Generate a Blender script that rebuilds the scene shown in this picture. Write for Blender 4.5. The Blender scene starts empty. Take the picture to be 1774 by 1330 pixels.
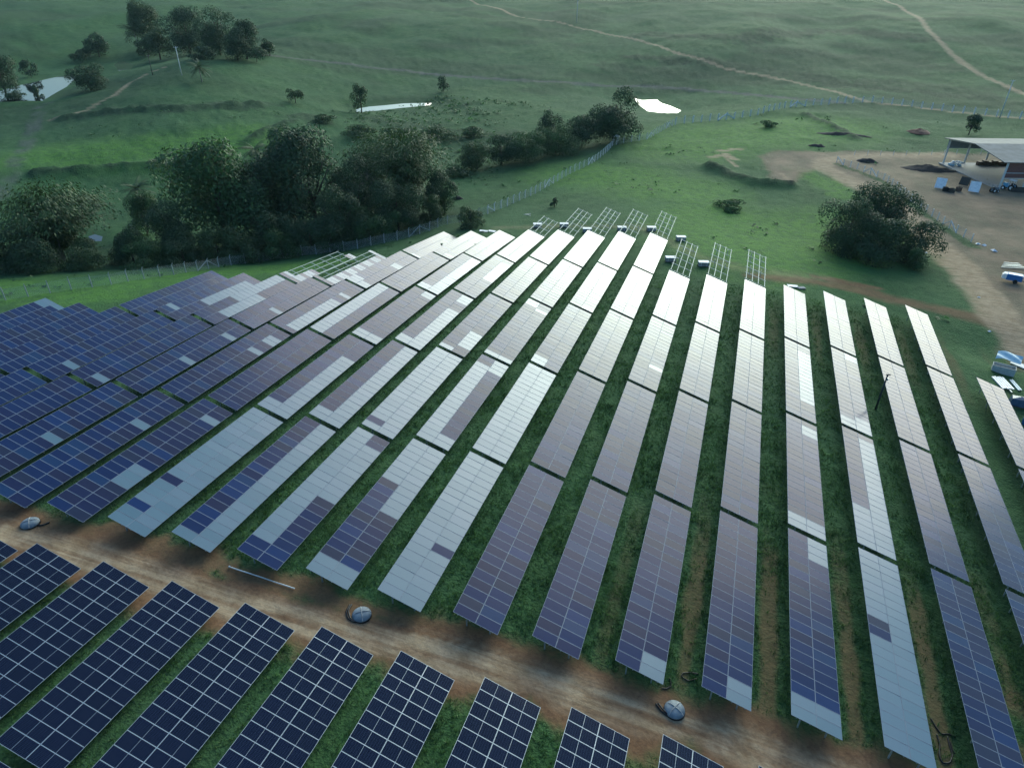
import bpy, math, random
import numpy as np
from mathutils import Matrix, Vector

random.seed(7)
rng = np.random.default_rng(7)
SC = bpy.context.scene
COL = SC.collection

# ------------------------------------------------------------------ camera
PW, PH = 1774.0, 1330.0
FPX, PITCH, YAW, ROLL, CH = 1185.1, 0.54999, -0.31459, 0.01282, 46.00865
_fw = np.array([math.sin(YAW) * math.cos(PITCH), math.cos(YAW) * math.cos(PITCH), -math.sin(PITCH)])
_rt = np.array([math.cos(YAW), -math.sin(YAW), 0.0])
_up = np.cross(_rt, _fw)
CR = _rt * math.cos(ROLL) + _up * math.sin(ROLL)
CU = -_rt * math.sin(ROLL) + _up * math.cos(ROLL)
CF = _fw
CAM = np.array([0.0, 0.0, CH])
cd = bpy.data.cameras.new("camera")
cam = bpy.data.objects.new("camera", cd)
COL.objects.link(cam)
cd.sensor_width = 36.0
cd.lens = FPX / PW * 36.0
cd.clip_start = 0.5
cd.clip_end = 9000.0
M = Matrix(((CR[0], CU[0], -CF[0], 0), (CR[1], CU[1], -CF[1], 0), (CR[2], CU[2], -CF[2], CH), (0, 0, 0, 1)))
cam.matrix_world = M
SC.camera = cam

# ------------------------------------------------------------------ light
SUN_EL, SUN_AZ = math.radians(16.0), math.radians(6.0)      # azimuth from +Y (up the rows) towards +X
world = bpy.data.worlds.new("World")
SC.world = world
world.use_nodes = True
wn = world.node_tree
wn.nodes.clear()
w_out = wn.nodes.new("ShaderNodeOutputWorld")
w_bg = wn.nodes.new("ShaderNodeBackground")
w_sky = wn.nodes.new("ShaderNodeTexSky")
w_sky.sky_type = 'NISHITA'
w_sky.sun_disc = False
w_sky.sun_elevation = SUN_EL
w_sky.sun_rotation = SUN_AZ
w_sky.air_density = 1.0
w_sky.dust_density = 5.0
w_sky.ozone_density = 1.5
w_tint = wn.nodes.new("ShaderNodeMix"); w_tint.data_type = 'RGBA'; w_tint.blend_type = 'MULTIPLY'; w_tint.inputs[0].default_value = 1.0
w_tint.inputs[7].default_value = (.64, .98, 1.24, 1)          # the cool balance of the evening sky
w_bg.inputs["Strength"].default_value = 0.15
wn.links.new(w_sky.outputs[0], w_tint.inputs[6]); wn.links.new(w_tint.outputs[2], w_bg.inputs[0])
wn.links.new(w_bg.outputs[0], w_out.inputs[0])
sd = bpy.data.lights.new("sun", 'SUN')
sd.energy = 2.1
sd.angle = math.radians(62.0)
sd.color = (1.0, 0.89, 0.75)
sun = bpy.data.objects.new("sun", sd)
COL.objects.link(sun)
_sv = Vector((math.sin(SUN_AZ) * math.cos(SUN_EL), math.cos(SUN_AZ) * math.cos(SUN_EL), math.sin(SUN_EL)))
sun.rotation_euler = (-_sv).to_track_quat('-Z', 'Y').to_euler()
vs = SC.view_settings
vs.view_transform = 'Standard'
vs.look = 'None'
vs.exposure = 0.64
vs.gamma = 1.0

# ------------------------------------------------------------------ helpers
def proj(p):
    d = np.asarray(p, float) - CAM
    z = d @ CF
    return PW / 2 + FPX * (d @ CR) / z, PH / 2 - FPX * (d @ CU) / z

def ray(px, py):
    d = (px - PW / 2) * CR - (py - PH / 2) * CU + FPX * CF
    return d / np.linalg.norm(d)

def plane(px, py, z):
    d = ray(px, py)
    return CAM + d * ((z - CH) / d[2])

def hash2(ix, iy, seed):
    n = (ix.astype(np.int64) * 374761393 + iy.astype(np.int64) * 668265263 + seed * 974634777) & 0x7fffffff
    n = ((n ^ (n >> 13)) * 1274126177) & 0x7fffffff
    return ((n ^ (n >> 16)) & 0xffff) / 65535.0

def vnoise(x, y, seed=0):
    ix, iy = np.floor(x), np.floor(y)
    fx, fy = x - ix, y - iy
    fx = fx * fx * (3 - 2 * fx); fy = fy * fy * (3 - 2 * fy)
    a = hash2(ix, iy, seed); b = hash2(ix + 1, iy, seed)
    c = hash2(ix, iy + 1, seed); d = hash2(ix + 1, iy + 1, seed)
    return (a * (1 - fx) + b * fx) * (1 - fy) + (c * (1 - fx) + d * fx) * fy

def fbm(x, y, seed=0, o=4):
    s = 0; a = 0.5
    for i in range(o):
        s = s + a * (vnoise(x, y, seed + i * 17) - 0.5); x = x * 2.03 + 3.1; y = y * 2.03 + 1.7; a *= 0.55
    return s

def sstep(a, b, x):
    t = np.clip((x - a) / (b - a), 0, 1)
    return t * t * (3 - 2 * t)

class MB:
    """collects faces, then links them as ONE mesh object"""
    def __init__(s): s.v = []; s.f = []; s.m = []
    def add(s, vs_, fs, mi=0):
        o = len(s.v); s.v.extend([tuple(map(float, p)) for p in vs_])
        for f in fs: s.f.append(tuple(i + o for i in f)); s.m.append(mi)
        return s
    def box(s, c, size, mi=0, R=None):
        hx, hy, hz = size[0] / 2, size[1] / 2, size[2] / 2
        P = np.array([(-hx, -hy, -hz), (hx, -hy, -hz), (hx, hy, -hz), (-hx, hy, -hz), (-hx, -hy, hz), (hx, -hy, hz), (hx, hy, hz), (-hx, hy, hz)])
        if R is not None: P = P @ np.asarray(R).T
        P = P + np.asarray(c)
        return s.add(P, [(0, 3, 2, 1), (4, 5, 6, 7), (0, 1, 5, 4), (1, 2, 6, 5), (2, 3, 7, 6), (3, 0, 4, 7)], mi)
    def bar(s, a, b, w, h=None, mi=0):
        a = np.asarray(a, float); b = np.asarray(b, float); d = b - a; L = np.linalg.norm(d); d = d / L
        up = np.array([0, 0, 1.0]) if abs(d[2]) < 0.95 else np.array([0, 1.0, 0])
        x = np.cross(d, up); x /= np.linalg.norm(x); y = np.cross(x, d)
        return s.box((a + b) / 2, (w, L, h or w), mi, np.stack([x, d, y], 1))
    def tube(s, pts, r, n=6, mi=0, cap=True):
        pts = np.asarray(pts, float); k = len(pts); r = np.broadcast_to(np.asarray(r, float), (k,))
        V = []; t = np.gradient(pts, axis=0); t /= np.linalg.norm(t, axis=1)[:, None] + 1e-9
        ref = np.array([0.3, 0.2, 1.0]) if abs(t[0][2]) < 0.9 else np.array([1.0, 0.1, 0])
        for i in range(k):
            x = np.cross(t[i], ref); x /= np.linalg.norm(x); y = np.cross(t[i], x)
            for j in range(n):
                a = 2 * math.pi * j / n; V.append(pts[i] + r[i] * (x * math.cos(a) + y * math.sin(a)))
        F = [(i * n + j, i * n + (j + 1) % n, (i + 1) * n + (j + 1) % n, (i + 1) * n + j) for i in range(k - 1) for j in range(n)]
        if cap: F += [tuple(range(n - 1, -1, -1)), tuple(range((k - 1) * n, k * n))]
        return s.add(V, F, mi)
    def build(s, name, mats, parent=None, smooth=False):
        me = bpy.data.meshes.new(name); me.from_pydata(s.v, [], s.f)
        return link_mesh(name, me, mats, parent, s.m, smooth)

def link_mesh(name, me, mats, parent=None, mi=None, smooth=False):
    for m in (mats if isinstance(mats, (list, tuple)) else [mats]): me.materials.append(m)
    if mi is not None and len(me.materials) > 1: me.polygons.foreach_set("material_index", mi)
    if smooth: me.polygons.foreach_set("use_smooth", [True] * len(me.polygons))
    me.update()
    o = bpy.data.objects.new(name, me); COL.objects.link(o)
    if parent: o.parent = parent
    return o

def fast_mesh(name, V, F):
    """V n x 3, F m x k (all faces with k corners)"""
    V = np.asarray(V, np.float32); F = np.asarray(F, np.int32); m, k = F.shape
    me = bpy.data.meshes.new(name)
    me.vertices.add(len(V)); me.vertices.foreach_set("co", V.ravel())
    me.loops.add(m * k); me.loops.foreach_set("vertex_index", F.ravel())
    me.polygons.add(m); me.polygons.foreach_set("loop_start", np.arange(0, m * k, k, dtype=np.int32))
    me.polygons.foreach_set("loop_total", np.full(m, k, np.int32))
    me.update(calc_edges=True)
    return me

def tag(o, label=None, cat=None, group=None, kind=None):
    if label: o["label"] = label
    if cat: o["category"] = cat
    if group: o["group"] = group
    if kind: o["kind"] = kind
    return o

def empty(name, loc, label, cat, group=None, rz=0.0):
    o = bpy.data.objects.new(name, None); COL.objects.link(o)
    o.location = [float(c) for c in loc]; o.rotation_euler = (0, 0, rz); o.empty_display_size = 0.3
    return tag(o, label, cat, group)

ORD = ["nearest", "second", "third", "fourth", "fifth", "sixth", "seventh", "eighth", "ninth", "tenth", "eleventh", "twelfth", "thirteenth",
       "fourteenth", "fifteenth", "sixteenth", "seventeenth", "eighteenth", "nineteenth", "twentieth", "twenty-first", "twenty-second", "twenty-third"]

# ------------------------------------------------------------------ materials
def mat(name, color=(0.5, 0.5, 0.5), rough=0.7, metal=0.0, noise=None, ior=1.45, bump=0.0, bscale=8.0):
    m = bpy.data.materials.new(name); m.use_nodes = True
    nt = m.node_tree; b = nt.nodes["Principled BSDF"]
    b.inputs["Base Color"].default_value = (*color, 1); b.inputs["Roughness"].default_value = rough
    b.inputs["Metallic"].default_value = metal; b.inputs["IOR"].default_value = ior
    if noise:
        c2, sc_ = noise
        tc = nt.nodes.new("ShaderNodeTexCoord"); n = nt.nodes.new("ShaderNodeTexNoise"); n.inputs["Scale"].default_value = sc_
        n.inputs["Detail"].default_value = 5
        mx = nt.nodes.new("ShaderNodeMix"); mx.data_type = 'RGBA'
        rp = nt.nodes.new("ShaderNodeMapRange"); rp.inputs[1].default_value = 0.35; rp.inputs[2].default_value = 0.65
        nt.links.new(tc.outputs["Object"], n.inputs["Vector"]); nt.links.new(n.outputs["Fac"], rp.inputs[0]); nt.links.new(rp.outputs[0], mx.inputs[0])
        mx.inputs[6].default_value = (*color, 1); mx.inputs[7].default_value = (*c2, 1)
        nt.links.new(mx.outputs[2], b.inputs["Base Color"])
        if bump:
            bp = nt.nodes.new("ShaderNodeBump"); bp.inputs["Strength"].default_value = bump; bp.inputs["Distance"].default_value = 0.05
            nt.links.new(n.outputs["Fac"], bp.inputs["Height"]); nt.links.new(bp.outputs[0], b.inputs["Normal"])
    return m

def ramp(nt, stops, interp='LINEAR'):
    r = nt.nodes.new("ShaderNodeValToRGB"); e = r.color_ramp.elements; r.color_ramp.interpolation = interp
    e[0].position, e[0].color = stops[0][0], (*stops[0][1], 1)
    e[1].position, e[1].color = stops[-1][0], (*stops[-1][1], 1)
    for p, c in stops[1:-1]:
        q = e.new(p); q.color = (*c, 1)
    return r

def glass(name, stops, rough, ior, cells=None, streak=0.0):
    m = bpy.data.materials.new(name); m.use_nodes = True
    nt = m.node_tree; b = nt.nodes["Principled BSDF"]; L = nt.links.new
    oi = nt.nodes.new("ShaderNodeObjectInfo")
    r = ramp(nt, stops, 'CONSTANT' if len(stops) > 4 else 'LINEAR')
    L(oi.outputs["Random"], r.inputs[0])
    out = r.outputs[0]
    tc = nt.nodes.new("ShaderNodeTexCoord")
    if streak:
        mp = nt.nodes.new("ShaderNodeMapping"); mp.inputs["Scale"].default_value = (0.6, 9.0, 1)
        n = nt.nodes.new("ShaderNodeTexNoise"); n.inputs["Scale"].default_value = 2.0; n.noise_dimensions = '4D'
        mr = nt.nodes.new("ShaderNodeMapRange"); mr.inputs[3].default_value = 1 - streak; mr.inputs[4].default_value = 1 + streak
        ml = nt.nodes.new("ShaderNodeMath"); ml.operation = 'MULTIPLY'; ml.inputs[1].default_value = 40
        L(oi.outputs["Random"], ml.inputs[0]); L(ml.outputs[0], n.inputs["W"])
        L(tc.outputs["Object"], mp.inputs[0]); L(mp.outputs[0], n.inputs["Vector"]); L(n.outputs["Fac"], mr.inputs[0])
        vm = nt.nodes.new("ShaderNodeVectorMath"); vm.operation = 'SCALE'; L(out, vm.inputs[0]); L(mr.outputs[0], vm.inputs["Scale"]); out = vm.outputs[0]
    if cells:
        # thin pale grid between the cells of one module
        px_, py_, wd, colr = cells
        sp = nt.nodes.new("ShaderNodeSeparateXYZ"); L(tc.outputs["Object"], sp.inputs[0])
        fac = None
        for ax, per in ((0, px_), (1, py_)):
            dv = nt.nodes.new("ShaderNodeMath"); dv.operation = 'DIVIDE'; dv.inputs[1].default_value = per; L(sp.outputs[ax], dv.inputs[0])
            fr = nt.nodes.new("ShaderNodeMath"); fr.operation = 'FRACT'; L(dv.outputs[0], fr.inputs[0])
            lt = nt.nodes.new("ShaderNodeMath"); lt.operation = 'LESS_THAN'; lt.inputs[1].default_value = wd / per; L(fr.outputs[0], lt.inputs[0])
            if fac is None: fac = lt.outputs[0]
            else:
                mxm = nt.nodes.new("ShaderNodeMath"); mxm.operation = 'MAXIMUM'; L(fac, mxm.inputs[0]); L(lt.outputs[0], mxm.inputs[1]); fac = mxm.outputs[0]
        mx = nt.nodes.new("ShaderNodeMix"); mx.data_type = 'RGBA'; L(fac, mx.inputs[0]); L(out, mx.inputs[6]); mx.inputs[7].default_value = (*colr, 1); out = mx.outputs[2]
    L(out, b.inputs["Base Color"])
    b.inputs["Roughness"].default_value = rough; b.inputs["IOR"].default_value = ior
    # faint waviness of the glass, different for every module
    n2 = nt.nodes.new("ShaderNodeTexNoise"); n2.inputs["Scale"].default_value = 1.2
    bp = nt.nodes.new("ShaderNodeBump"); bp.inputs["Strength"].default_value = 0.05; bp.inputs["Distance"].default_value = 0.02
    L(tc.outputs["Object"], n2.inputs["Vector"]); L(n2.outputs["Fac"], bp.inputs["Height"]); L(bp.outputs[0], b.inputs["Normal"])
    return m

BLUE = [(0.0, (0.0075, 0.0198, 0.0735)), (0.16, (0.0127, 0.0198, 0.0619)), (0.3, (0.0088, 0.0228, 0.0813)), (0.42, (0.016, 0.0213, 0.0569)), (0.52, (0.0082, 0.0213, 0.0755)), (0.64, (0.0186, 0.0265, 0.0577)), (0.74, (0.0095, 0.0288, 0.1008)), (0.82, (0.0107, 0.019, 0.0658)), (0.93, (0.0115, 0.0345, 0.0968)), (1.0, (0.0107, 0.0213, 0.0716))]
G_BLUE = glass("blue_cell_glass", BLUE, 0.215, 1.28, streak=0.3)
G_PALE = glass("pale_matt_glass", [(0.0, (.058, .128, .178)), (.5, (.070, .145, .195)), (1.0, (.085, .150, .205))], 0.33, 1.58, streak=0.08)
G_NAVY = glass("navy_cell_glass", [(0.0, (.002, .0045, .017)), (1.0, (.003, .006, .022))], 0.10, 1.23, cells=(0.185, 0.088, 0.006, (.05, .08, .15)))
ALU = mat("anodised_aluminium", (.18, .23, .30), 0.6, 0.1)
ALUB = mat("bright_aluminium", (.42, .50, .56), 0.4, 0.6)
STEEL = mat("galvanised_steel", (.50, .55, .54), 0.45, 0.6, noise=((.40, .45, .45), 3.0))
RACKM = mat("pale_zinc_rail", (.40, .47, .44), 0.6, 0.1)
WHITEP = mat("white_sheet", (.86, .87, .86), 0.6, noise=((.68, .70, .70), 2.0))
CARD = mat("grey_blue_carton", (.30, .29, .27), 0.8, noise=((.24, .23, .21), 3.0))
CONC = mat("weathered_concrete", (.36, .37, .36), 0.9, noise=((.24, .25, .25), 5.0), bump=0.3)
CPOST = mat("pale_concrete_post", (.72, .75, .74), 0.9, noise=((.60, .62, .62), 4.0))
GPOST = mat("grey_concrete_post", (.36, .40, .40), 0.9, noise=((.28, .31, .31), 4.0))
BLACKP = mat("black_plastic_conduit", (.012, .013, .015), 0.5)
DARKW = mat("dark_weathered_wood", (.035, .035, .033), 0.8, noise=((.06, .058, .05), 5.0))
GREYW = mat("grey_pole_concrete", (.60, .63, .62), 0.9)
ROOF = mat("fibre_cement_roof", (.185, .205, .205), 0.85, noise=((.135, .15, .15), 0.5))
CLAD = mat("blue_grey_cladding", (.17, .22, .25), 0.6, noise=((.13, .17, .2), 1.0))
BARK = mat("tree_bark", (.075, .06, .045), 0.9, noise=((.04, .033, .026), 4.0))
PALEBARK = mat("pale_dry_bark", (.20, .20, .19), 0.9, noise=((.13, .13, .13), 4.0))
BLUEP = mat("blue_paint", (.02, .14, .38), 0.45, noise=((.03, .17, .40), 6.0))
TARP = mat("pale_blue_tarpaulin", (.30, .52, .62), 0.5, noise=((.42, .62, .70), 2.0), bump=0.6)
NAVYT = mat("dark_blue_tarpaulin", (.03, .07, .13), 0.45, noise=((.05, .11, .18), 3.0), bump=0.5)
RUBBER = mat("black_rubber", (.015, .015, .015), 0.85)
SOIL = mat("dark_heaped_soil", (.030, .027, .026), 0.95, noise=((.055, .045, .038), 2.0), bump=0.8)
REDSOIL = mat("reddish_heaped_soil", (.15, .075, .05), 0.95, noise=((.10, .055, .04), 2.0), bump=0.8)
PLANK = mat("brown_timber", (.12, .075, .05), 0.8, noise=((.07, .045, .035), 5.0))
CREAM = mat("pale_painted_board", (.45, .47, .44), 0.7, noise=((.36, .38, .36), 3.0))
INSUL = mat("white_ceramic", (.7, .72, .72), 0.3)

def brick_mat():
    m = bpy.data.materials.new("red_brick"); m.use_nodes = True; nt = m.node_tree; b = nt.nodes["Principled BSDF"]
    tc = nt.nodes.new("ShaderNodeTexCoord"); sp = nt.nodes.new("ShaderNodeSeparateXYZ"); cb = nt.nodes.new("ShaderNodeCombineXYZ")
    nt.links.new(tc.outputs["Object"], sp.inputs[0]); nt.links.new(sp.outputs[0], cb.inputs[0]); nt.links.new(sp.outputs[2], cb.inputs[1])
    t = nt.nodes.new("ShaderNodeTexBrick"); t.inputs["Scale"].default_value = 1.0
    t.inputs["Brick Width"].default_value = 0.3; t.inputs["Row Height"].default_value = 0.2; t.inputs["Mortar Size"].default_value = 0.012
    t.inputs["Color1"].default_value = (.24, .075, .055, 1); t.inputs["Color2"].default_value = (.19, .06, .05, 1); t.inputs["Mortar"].default_value = (.2, .17, .15, 1)
    nt.links.new(cb.outputs[0], t.inputs["Vector"]); nt.links.new(t.outputs[0], b.inputs["Base Color"]); b.inputs["Roughness"].default_value = 0.9
    return m
BRICK = brick_mat()

def leaf_mat(name, a, b_, trans=0.25):
    m = bpy.data.materials.new(name); m.use_nodes = True; nt = m.node_tree; b = nt.nodes["Principled BSDF"]; L = nt.links.new
    g = nt.nodes.new("ShaderNodeNewGeometry"); tc = nt.nodes.new("ShaderNodeTexCoord")
    n = nt.nodes.new("ShaderNodeTexNoise"); n.inputs["Scale"].default_value = 0.45; n.inputs["Detail"].default_value = 2
    L(tc.outputs["Object"], n.inputs["Vector"])
    ad = nt.nodes.new("ShaderNodeMath"); ad.operation = 'MULTIPLY_ADD'; ad.inputs[1].default_value = 0.34; L(g.outputs["Random Per Island"], ad.inputs[0])
    mr = nt.nodes.new("ShaderNodeMapRange"); mr.inputs[1].default_value = .3; mr.inputs[2].default_value = .7; mr.inputs[3].default_value = -0.05; mr.inputs[4].default_value = 0.62
    L(n.outputs["Fac"], mr.inputs[0]); L(mr.outputs[0], ad.inputs[2])
    r = ramp(nt, [(0.0, a), (1.0, b_)]); L(ad.outputs[0], r.inputs[0]); L(r.outputs[0], b.inputs["Base Color"])
    b.inputs["Roughness"].default_value = 0.65
    tr = nt.nodes.new("ShaderNodeBsdfTranslucent"); L(r.outputs[0], tr.inputs[0])
    mx = nt.nodes.new("ShaderNodeMixShader"); mx.inputs[0].default_value = trans
    o = nt.nodes["Material Output"]; L(b.outputs[0], mx.inputs[1]); L(tr.outputs[0], mx.inputs[2]); L(mx.outputs[0], o.inputs[0])
    return m
LEAF_DARK = leaf_mat("dark_leaves", (.016, .046, .020), (.050, .112, .040))
LEAF_MID = leaf_mat("mid_green_leaves", (.020, .060, .020), (.070, .160, .045))
LEAF_BAMBOO = leaf_mat("bamboo_leaves", (.022, .058, .016), (.070, .135, .035))
LEAF_GREY = leaf_mat("grey_dry_twigs", (.075, .09, .095), (.15, .165, .165), 0.0)
LEAF_SCRUB = leaf_mat("scrub_leaves", (.022, .055, .018), (.065, .125, .040))
LEAF_PALM = leaf_mat("palm_leaves", (.022, .055, .018), (.065, .115, .035))
GRASS = leaf_mat("grass_blades", (.022, .072, .018), (.105, .22, .055), 0.35)

# ------------------------------------------------------------------ terrain
PC = [-0.42623, -3.20284, -0.11924, 1.81562, -1.40451, -0.49418, -0.36121, 0.22053, 0.0748, 0.31603, 0.42404, -0.31184, 0.03354, 0.0787]
PP = [(1, 0), (0, 1), (2, 0), (1, 1), (0, 2), (3, 0), (2, 1), (1, 2), (0, 3), (4, 0), (3, 1), (2, 2), (1, 3), (0, 4)]
def zhigh(u, v):
    """height of the upper table edges over the solar field"""
    U = (np.asarray(u, float) - 60) / 50; V = np.asarray(v, float) / 40
    return sum(c * U ** i * V ** j for c, (i, j) in zip(PC, PP))
EDGE_H = 1.95
V0, PITCHV, TL, GAP, TILT = -22.36077, 6.56716, 20.77423, 0.6691, 0.31547
STARTS = dict(zip(range(-12, 10), [29.13254, 29.38952, 30.00101, 30.43287, 30.95448, 31.44966, 31.76182, 32.06948, 32.47169, 32.92611, 33.22494,
                                   33.5199, 33.70668, 33.96089, 34.25261, 34.65222, 35.0513, 35.40945, 35.65009, 35.80752, 36.1503, 36.39539]))
LOWROWS = [(-64.3, 27.1, 4.0), (-57.8, 27.45, 3.87), (-51.21, 27.72, 3.70), (-44.49, 28.05, 3.52), (-37.87, 28.33, 3.28), (-31.14, 28.58, 2.96), (-24.46, 28.82, 2.56),
           (-17.95, 29.13, 2.09), (-11.37, 29.45, 1.53), (-4.85, 29.58, .90), (1.66, 30.14, .17), (8.22, 30.53, -.64)]
LOWSLOPE = 0.08

anch = []
for v in np.arange(-104, 47, 12.0):
    umax = 96 if v < -70 else (118 if v < -45 else (138 if v < 0 else 118))
    for u in np.arange(32, umax, 13.0):
        anch.append((v, u, zhigh(u, v) - EDGE_H))
for v, u, z in LOWROWS:
    for du in (0.0, 8.0, 16.0, 26.0): anch.append((v, u - du, z + LOWSLOPE * du - EDGE_H))
for px, py, z in [(20, 420, -12), (150, 430, -12.5), (300, 440, -12.5), (480, 455, -10.5), (700, 410, -9), (850, 368, -8.5), (950, 335, -8.5), (1030, 285, -8.5),
                  (1075, 243, -8.5), (1175, 212, -7), (1240, 205, -6.5), (1390, 185, -5), (1505, 178, -4), (1600, 190, -4), (1774, 206, -3),
                  (110, 330, -13), (390, 300, -13), (560, 300, -13), (700, 340, -11.5), (800, 300, -12), (900, 290, -11),
                  (250, 250, -8), (60, 290, -10), (450, 230, -8), (300, 200, -4), (120, 230, -8), (20, 230, -10),
                  (310, 130, 1.5), (350, 110, 2), (450, 100, 1), (250, 130, -2), (200, 150, -6),
                  (70, 150, -11), (215, 115, -11), (680, 187, -11.5), (1140, 184, -10.5), (520, 150, -5), (640, 150, -8), (850, 180, -9), (900, 220, -10),
                  (1700, 330, -4.7), (1774, 300, -4.7), (1640, 290, -5), (1774, 450, -5), (1774, 600, -6), (1600, 350, -5), (1500, 280, -5), (1350, 280, -5.5), (1250, 300, -6.5), (1200, 350, -6),
                  (1500, 430, -6.5), (1600, 480, -5.5), (1700, 560, -5), (1690, 620, -6.3)]:
    anch.append(tuple(plane(px, py, z)))
for px, py, dz in [(0, 60, -2), (100, 30, 0), (0, 5, 0), (250, 20, 2), (400, 30, 4), (600, 60, 1), (600, 100, -1), (800, 60, 0), (900, 20, 1), (1000, 100, -1), (1000, 38, 3), (1000, 3, 3), (1200, 100, 1),
                   (1200, 30, 5), (1400, 120, 0), (1400, 50, 3), (1400, 5, 6), (1600, 100, 1), (1600, 30, 4), (1774, 60, 4), (1774, 130, 1), (700, 5, 2), (200, 5, 2)]:
    d = ray(px, py); tn = -d[2] / math.hypot(d[0], d[1]); D = (CH + 8 - dz + 0.045 * 320) / (tn + 0.045)   # where the ray meets the rising hillside
    anch.append(tuple(CAM + d * (D / math.hypot(d[0], d[1]))))
for az in range(-180, 180, 20):
    front = abs(((az - math.degrees(YAW) + 180) % 360) - 180) < 75
    for rr in ((950, 2000) if front else (260, 800, 2000)):
        zz = (20 if rr < 1000 else 48) if front else -3
        anch.append((rr * math.sin(math.radians(az)), rr * math.cos(math.radians(az)), zz))
anch = np.array(anch)
_S = 100.0
def _k(d2): return 0.5 * d2 * np.log(d2 + 1e-9)
_A = anch[:, :2] / _S
_n = len(_A)
_K = _k(((_A[:, None] - _A[None]) ** 2).sum(-1)) + np.eye(_n) * 1.2e-3
_P = np.c_[np.ones(_n), _A]
_sol = np.linalg.solve(np.block([[_K, _P], [_P.T, np.zeros((3, 3))]]), np.r_[anch[:, 2], np.zeros(3)])
def hbase(x, y):
    x = np.atleast_1d(np.asarray(x, float)) / _S; y = np.atleast_1d(np.asarray(y, float)) / _S
    out = np.empty_like(x)
    for i in range(0, len(x), 20000):
        q = np.c_[x[i:i + 20000], y[i:i + 20000]]
        d2 = (q[:, :1] - _A[None, :, 0]) ** 2 + (q[:, 1:] - _A[None, :, 1]) ** 2
        out[i:i + 20000] = _k(d2) @ _sol[:_n] + _sol[_n] + q @ _sol[_n + 1:]
    r_ = np.hypot(x, y) * _S
    out += 17 * sstep(340, 560, r_) * (1 - .6 * sstep(900, 1600, r_)) * (fbm(x * _S / 105 + 7, y * _S / 300 + 3, 101, 3) + .3 * fbm(x * _S / 34, y * _S / 90, 111, 2))
    return out

_T = np.geomspace(15, 2400, 700)
def at(px, py):
    """point of the bare terrain seen at a pixel of the photograph"""
    d = ray(px, py); P = CAM + _T[:, None] * d
    g = P[:, 2] - hbase(P[:, 0], P[:, 1])
    i = int(np.argmax(g < 0)); i = max(i, 1)
    a, b = _T[i - 1], _T[i]
    t = a + (b - a) * g[i - 1] / (g[i - 1] - g[i] + 1e-9)
    p = CAM + d * t
    return np.array([p[0], p[1], hbase(p[0], p[1])[0]])
def ats(L): return np.array([at(*p) for p in L])

def dist_line(x, y, pts):
    """distance to a polyline, and the position along it"""
    best = np.full(x.shape, 1e9)
    for a, b in zip(pts[:-1], pts[1:]):
        ax, ay = a[:2]; dx, dy = b[0] - ax, b[1] - ay; L2 = dx * dx + dy * dy + 1e-9
        t = np.clip(((x - ax) * dx + (y - ay) * dy) / L2, 0, 1)
        best = np.minimum(best, (x - ax - t * dx) ** 2 + (y - ay - t * dy) ** 2)
    return np.sqrt(best)
def dist_poly(x, y, pts):
    """signed distance to a polygon, negative inside"""
    ins = np.zeros(x.shape, bool); n = len(pts)
    for i in range(n):
        x1, y1 = pts[i][:2]; x2, y2 = pts[(i + 1) % n][:2]
        c = ((y1 > y) != (y2 > y)) & (x < (x2 - x1) * (y - y1) / (y2 - y1 + 1e-12) + x1)
        ins ^= c
    d = dist_line(x, y, list(pts) + [pts[0]])
    return np.where(ins, -d, d)

PONDS = [("pond", [(-30, 168), (0, 158), (30, 149), (62, 142), (100, 133), (132, 128), (131, 137), (115, 151), (92, 164), (74, 175), (40, 175), (-30, 178)], "pale bright pond spread behind the trees at the left edge"),
         ("pond", [(197, 113), (204, 108), (217, 107), (231, 112), (229, 119), (208, 126), (203, 119)], "small bright pool behind the knoll below the dark trees"),
         ("pond", [(617, 189), (640, 185), (665, 183), (700, 179.5), (749, 178.5), (744, 183), (720, 185), (690, 188), (655, 192), (617, 195)], "narrow bright strip of water in the valley"),
         ("pond", [(1097, 170), (1112, 174), (1138, 173), (1146, 179), (1162, 184), (1180, 192), (1172, 197), (1146, 196), (1122, 193), (1108, 183)], "bright irregular pond beside the tall dark tree"),
         ("pond", [(153, 410), (164, 406), (178, 410), (176, 418), (158, 418)], "tiny pool between the bamboo and the fence"),
         ("pond", [(490, 372), (500, 367), (516, 374), (512, 382), (496, 381)], "tiny glinting pool deep among the dark trees")]
pond_w = []
for nm, pts, lab in PONDS:
    c = np.mean(pts, 0); z = at(*c)[2]
    pond_w.append((nm, np.array([plane(px, py, z) for px, py in pts]), z, lab))

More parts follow.
